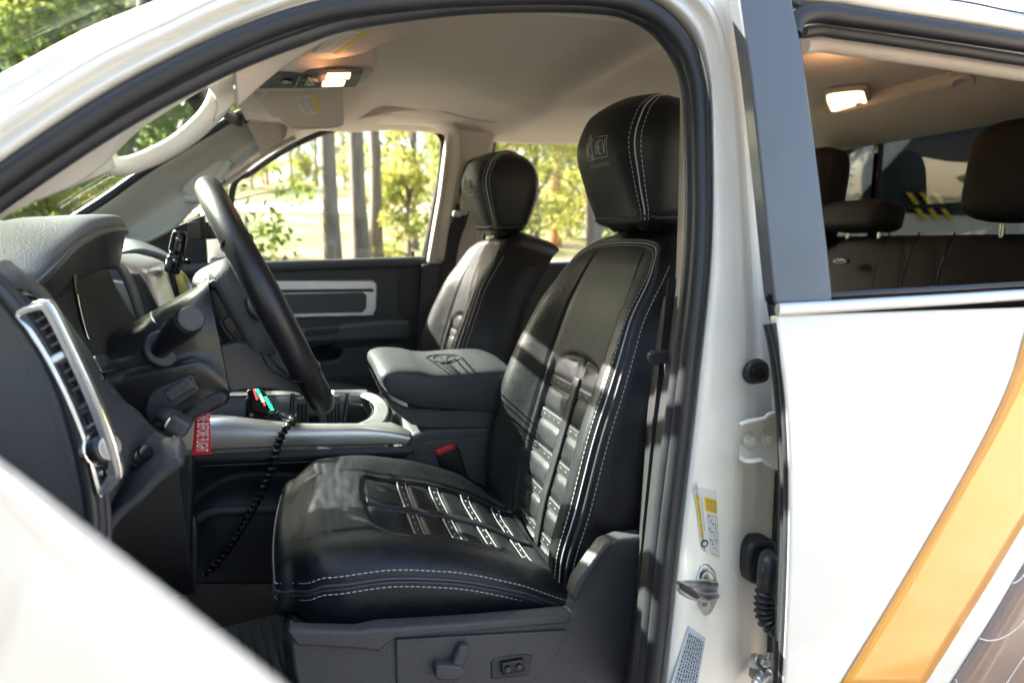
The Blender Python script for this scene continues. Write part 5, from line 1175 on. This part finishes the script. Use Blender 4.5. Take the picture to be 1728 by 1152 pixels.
# emblem on the lid: shield outline with a horned head
zl=max(p.z for p in loops[5])+.0005
def lidz(x,Y):
    def top(l):
        c=[p for p in l if abs(p.x-x)<.02]; return max(p.z for p in c) if c else zl
    for a,b in zip(loops,loops[1:]):
        if a[0].y<=Y<=b[0].y: return lerp(top(a),top(b),(Y-a[0].y)/max(1e-6,b[0].y-a[0].y))
    return zl
def em(u,v):
    p=AZ(750+u*.85,605+v*.8,zl)
    for _ in range(4): p=AZ(750+u*.85,605+v*.8,lidz(p.x,p.y))
    return p
sh=[(-36,-3),(-22,-7),(0,-8),(22,-7),(34,-3),(28,3),(14,8),(2,10),(-12,8),(-28,3)]
tube('lid_emblem',[em(*p) for p in sh],.0016,M['gloss'],body,closed=True,smp=60,n=8)
for hz_ in ([(-6,8),(-14,4),(-22,0),(-18,-4),(-8,-4),(-6,0)],[(6,8),(14,4),(22,0),(18,-4),(8,-4),(6,0)],[(-5,-5),(-4,2),(0,8),(4,2),(5,-5)]):
    tube('lid_emblem_head',[em(*p) for p in hz_],.0015,M['gloss'],body,smp=24,n=8)
# silver console rails with the tray and cup holders
tray=sheet('silver_rail',[S3([(300,764,YN),(325,762,YN),(400,757,YN),(520,752,YN),(640,750,YN),(688,749,YN)]),S3([(305,735,YN-.001),(330,732,YN-.001),(400,732,YN-.001),(520,731,YN-.001),(640,730,YN-.001),(694,737,YN)]),
 S3([(315,712,YN+.015),(345,708,YN+.015),(400,706,YN+.015),(520,716,YN+.015),(610,718,YN+.015),(690,726,YN+.02)]),S3([(318,702,YN+.05),(350,700,YN+.05),(395,702,YN+.05),(450,713,YN+.05),(600,714,YN+.05),(660,712,YN+.05)])],M['silver'],body,nu=60,nv=20,solid=.004)
tag(tray,'satin silver rail along the console')
sheet('silver_rail_end',[S3([(598,716,YN+.04),(622,706,YN+.08),(632,692,YN+.15),(628,678,YN+.22),(606,668,YN+.28),(560,666,YN+.28)]),S3([(640,722,YN+.02),(652,706,YN+.08),(656,690,YN+.15),(648,674,YN+.22),(622,662,YN+.28),(560,659,YN+.29)])],M['silver'],body,nu=40,nv=8,solid=.006)
slab('silver_rail',S3([(318,672,YF-.01),(360,668,YF-.01),(620,664,YF-.01),(620,659,YF),(318,664,YF)]),(0,.02,-.001),M['silver'],body,bevel=.002)
tube('rail_lip',S3([(395,702,YN+.05),(425,711,YN+.05),(470,716,YN+.052),(600,717,YN+.05),(618,710,YN+.07),(628,695,YN+.13),(624,680,YN+.2)]),.0022,M['chrome'],body,smp=50,n=8)
# tray walls
sheet('tray_far_wall',[S3([(318,673,YF-.02),(480,669,YF-.02),(640,666,YF-.02)]),S3([(318,740,YF-.03),(480,740,YF-.03),(640,740,YF-.03)])],M['plastic'],body,nu=8,nv=6,solid=.006,lin=True)
slab('tray_floor',[V((-.24,YN+.03,1.205)),V((.16,YN+.03,1.175)),V((.16,YF-.02,1.175)),V((-.24,YF-.02,1.205))],(0,0,-.01),M['plastic_dark'],body)
cup=slab('cup_holder_door',S3([(502,672,.93),(574,668,.93),(578,720,.93),(496,724,.93)]),(0,.02,0),M['plastic'],body,bevel=.004)
for i in range(12):
    x=504+i*6.2
    if 522<x<553: tube('cup_holder_rib',S3([(x,700,.925),(x-.2,719,.925)]) if 0 else S3([(x,676,.925),(x,681,.925)]),.0012,M['gloss'],body,n=6)
    else: tube('cup_holder_rib',S3([(x,681,.925),(x-.5,719,.925)]),.0016,M['gloss'],body,n=6)
slab('latch_plate',S3([(522,684,.924),(546,682,.924),(548,695,.924),(521,696,.924)]),(0,.004,0),M['softdash'],body,bevel=.001)
slab('latch_mark',S3([(527,686,.9225),(540,685,.9225),(536,690,.9225),(534,694,.9225),(531,690,.9225)]),(0,.001,0),M['stud'],body,bevel=0)
slab('latch_grip',S3([(522,700,.922),(538,698,.922),(541,722,.922),(522,722,.922)]),(0,.006,0),M['gloss'],body,bevel=.002)
for x in (488,580): tube('cup_holder_post',S3([(x+6,664,.94),(x+4,690,.93),(x,722,.92)]),.005,M['gloss'],body,smp=10)
slab('cup_holder',S3([(584,680,1.0),(612,684,1.0),(622,700,1.0),(616,720,1.0),(584,720,1.0)]),(0,.02,0),M['satin'],body,bevel=.006)
# near side of the tunnel with its ledges
sheet('tunnel_side',[S3([(300,768,YN+.003),(400,763,YN+.003),(560,757,YN+.003),(700,752,YN+.003)]),S3([(300,785,YN+.004),(400,782,YN+.004),(560,776,YN+.004),(700,770,YN+.004)]),S3([(300,860,YN+.05),(400,800,YN+.07),(560,800,YN+.07),(700,800,YN+.07)]),S3([(330,878,YN+.03),(380,868,YN+.01),(560,862,YN+.01),(700,860,YN+.01)]),S3([(330,985,YN),(400,985,YN),(560,985,YN),(700,985,YN)])],M['plastic_dark'],body,nu=30,nv=40,solid=.006)
tube('tunnel_ledge',S3([(335,876,YN-.002),(356,864,YN-.002),(400,861,YN-.002),(480,858,YN-.002),(600,856,YN-.002)]),.009,M['plastic'],body,smp=30)
tube('tunnel_slot_line',S3([(340,786,YN-.001),(440,782,YN-.001),(525,779,YN-.001)]),.0014,M['plastic'],body,smp=8)
slab('tunnel_front_panel',S3([(286,768,.70),(325,764,.70),(326,800,.70),(322,900,.70),(322,1000,.70),(160,1000,.70),(160,900,.70)]),(0,.03,0),M['plastic_dark'],body,bevel=.006)
slab('rail_front_end',S3([(305,700,.755),(330,702,.755),(326,766,.755),(296,768,.755)]),(0,.02,0),M['beige'],body,bevel=.003)
# seat belt buckle
bk_=slab('belt_buckle',[A(x,y,.765) for x,y in [(737,768),(770,752),(778,762),(780,775),(792,808),(766,812),(742,786)]],(0,.022,0),M['satin'],seat,bevel=.004)
slab('buckle_button',[A(x,y,.762) for x,y in [(735,760),(764,749),(770,756),(738,769)]],(0,.026,0),M['red'],seat,bevel=.003)
# ================================================================ LOOSE THINGS
# red ribbon hanging from the key
rb_=slab('key_ribbon',S3([(331,690,.46),(354,684,.46),(355,730,.455),(356,766,.455),(324,768,.455),(327,730,.455)]),(0,.0025,0),M['redcloth'],None,bevel=.0008)
tag(rb_,'red ribbon with white lettering hanging below the steering column','key ribbon')
m=MB(); p0=A(341,678,.452); 
ya=(A(354,720,.452)-A(330,721,.452)).normalized(); xa=(A(339,760,.452)-A(342,690,.452)).normalized()
vs_,fs_=textmesh('REMOVE BEFORE FLIGHT',.026,.012)
mx_=max(v.x for v in vs_); endp=A(340,762,.4525)
scl=.072/(2*mx_)
m.add([endp+xa*((v.x-mx_)*scl)+ya*(v.y*.92)*-1*-1 for v in vs_],fs_) 
tt_=m.build('embroidered_lettering',M['whitecloth'],rb_,smooth=False)
stitches('ribbon_stitching',S3([(334,690,.4525),(330,730,.4525),(327,764,.4525),(353,762,.4525),(353,730,.4525),(351,690,.4525)]),rb_,mt='red',r=.0005)
tube('key_ring',[A(342,684,.46)+V((.008*math.cos(a*.5236),0,.008*math.sin(a*.5236))) for a in range(12)],.001,M['zinc'],rb_,closed=True,n=6)
# phone mount: ball arm with clamp
pm=empty('phone_mount',A(300,462,.80),'black ball joint phone mount clamped to the dashboard beside the steering wheel','phone mount')
def pmo(o): o.matrix_parent_inverse=Matrix.Translation(-pm.location); return o
ar=tube('mount_arm',[A(289,461,.80),A(294,444,.80),A(300,418,.80),A(304,390,.80)],.0135,M['gloss'],pm,n=20,smp=30,scale=[.8+.35*math.sin(math.pi*min(1,i/29*1.02))**.4 - (.18 if 13<i<17 else 0) for i in range(30)])
for x,y in ((296,441),(302,405)): disc('arm_screw',A(x,y,.785),(0,-1,0),.005,.004,M['satin'],ar,seg=6); tube('screw_slot',[A(x-2,y-2,.7805),A(x+2,y+2,.7805)],.0008,M['stud'],ar,n=5)
mesh('ball_knob',*pillow(A(318,441,.82),(.012,.012,.012),e=1.0),M['gloss'],pm); tube('knob_stem',[A(300,440,.81),A(316,441,.82)],.0035,M['gloss'],pm)
slab('clamp_block',[A(x,y,.78) for x,y in [(316,375),(338,373),(341,404),(320,406)]],(0,.03,0),M['satin'],pm,bevel=.002)
for i in range(5): tube('clamp_rib',[A(339+i*3,374+i*.3,.785),A(342+i*3,403,.785)],.0016,M['gloss'],pm,n=6)
slab('clamp_cradle',[A(x,y,.79) for x,y in [(340,380),(368,378),(370,402),(344,404)]],(0,.04,0),M['plastic_dark'],pm,bevel=.003)
# switch pad with lit keys, on its bracket in the tray
sp=empty('switch_pad',A(440,715,.88),'black handheld switch pad with red and green lit keys standing in the console tray','switch pad')
pn=slab('pad_body',S3([(416,660,.87),(424,655,.87),(446,660,.87),(462,690,.87),(457,700,.87),(440,704,.87),(424,690,.87)]),(0,.012,0),M['gloss'],sp,bevel=.003)
cols=[((426,656),(440,684),'led_r'),((431,657),(448,690),'led_g'),((437,659),(452,689),'led_r') ,((442,660),(456,690),'led_g')]
cols=[((427,657),(432,672),'led_r',5),((431,657),(441,676),'led_g',6),((438,667),(445,682),'led_r',5),((445,670),(456,690),'led_g',6)]
for (a,b_,mt,n) in cols:
    for i in range(n):
        f=i/(n-1); x=lerp(a[0],b_[0],f); y=lerp(a[1],b_[1],f); wd=2.6 if mt=='led_r' else 5.5
        slab('lit_key',[A(x,y,.868),A(x+wd,y-.6,.868),A(x+wd+.4,y+1.2,.868),A(x+.4,y+1.8,.868)],(0,.003,0),M[mt],sp,bevel=0)
slab('pad_bracket',S3([(414,672,.885),(422,668,.885),(438,698,.885),(470,716,.885),(440,718,.885),(414,712,.885)]),(0,.01,0),M['satin'],sp,bevel=.003)
disc('bracket_screw',A(424,700,.884),(0,-1,0),.004,.003,M['zinc'],sp,seg=20); disc('bracket_knob',A(425,684,.884),(0,-1,0),.006,.005,M['satin'],sp)
# spiral wrapped cable
cp=[(452,700,.86),(474,700,.84),(490,706,.80),(497,711,.772),(488,716,.762),(478,728,.760),(470,750,.76),(463,780,.755),(450,810,.75),(436,840,.745),(420,870,.742),(402,900,.738),(385,926,.736),(365,950,.736),(352,962,.736),(346,966,.736)]
path=even(cm(S3(cp),500),.0011)
cb=tube('wrapped_cable',path,.0056,M['gloss'],None,n=12); tag(cb,'black spiral wrapped cable looping out of the console tray down to the floor','cable')
nr=Matrix.Identity(3); prev=None; hel=[]
for i,p in enumerate(path):
    t=(path[min(i+1,len(path)-1)]-path[max(i-1,0)]).normalized(); 
    n=(V((0,1,0))-t*t.y).normalized(); b2=t.cross(n); a=i*.0011/.0125*2*math.pi
    hel.append(p+n*(.0062*math.cos(a))+b2*(.0062*math.sin(a)))
tube('spiral_wrap',hel,.0030,M['satin'],cb,n=8,upv=None)
tube('cable_loop',[A(348,966,.736)+V((.006*math.cos(a*.5236),0,.006*math.sin(a*.5236))) for a in range(12)],.0014,M['zinc'],cb,closed=True,n=6)
# ================================================================ VAN
van=parked_van(V((5.2,4.6,.15)),0); van.scale=(1.1,1.1,1.18)
for a_ in range(6):
    x=1530+(a_%3)*22+(a_//3)*14; y=325+(a_//3)*27
    yb=slab('yellow_marking',[A(x,y,3.52),A(x+8,y,3.52),A(x+22,y+19,3.52),A(x+15,y+20,3.52)],(0,.01,0),M['yellow'],None,bevel=0); yb.parent=van
    yb.matrix_parent_inverse=(Matrix.Translation(van.location)@Matrix.Diagonal((1.1,1.1,1.18,1))).inverted()
for o in bpy.data.objects:
    if 'is_root' in o: del o['is_root']
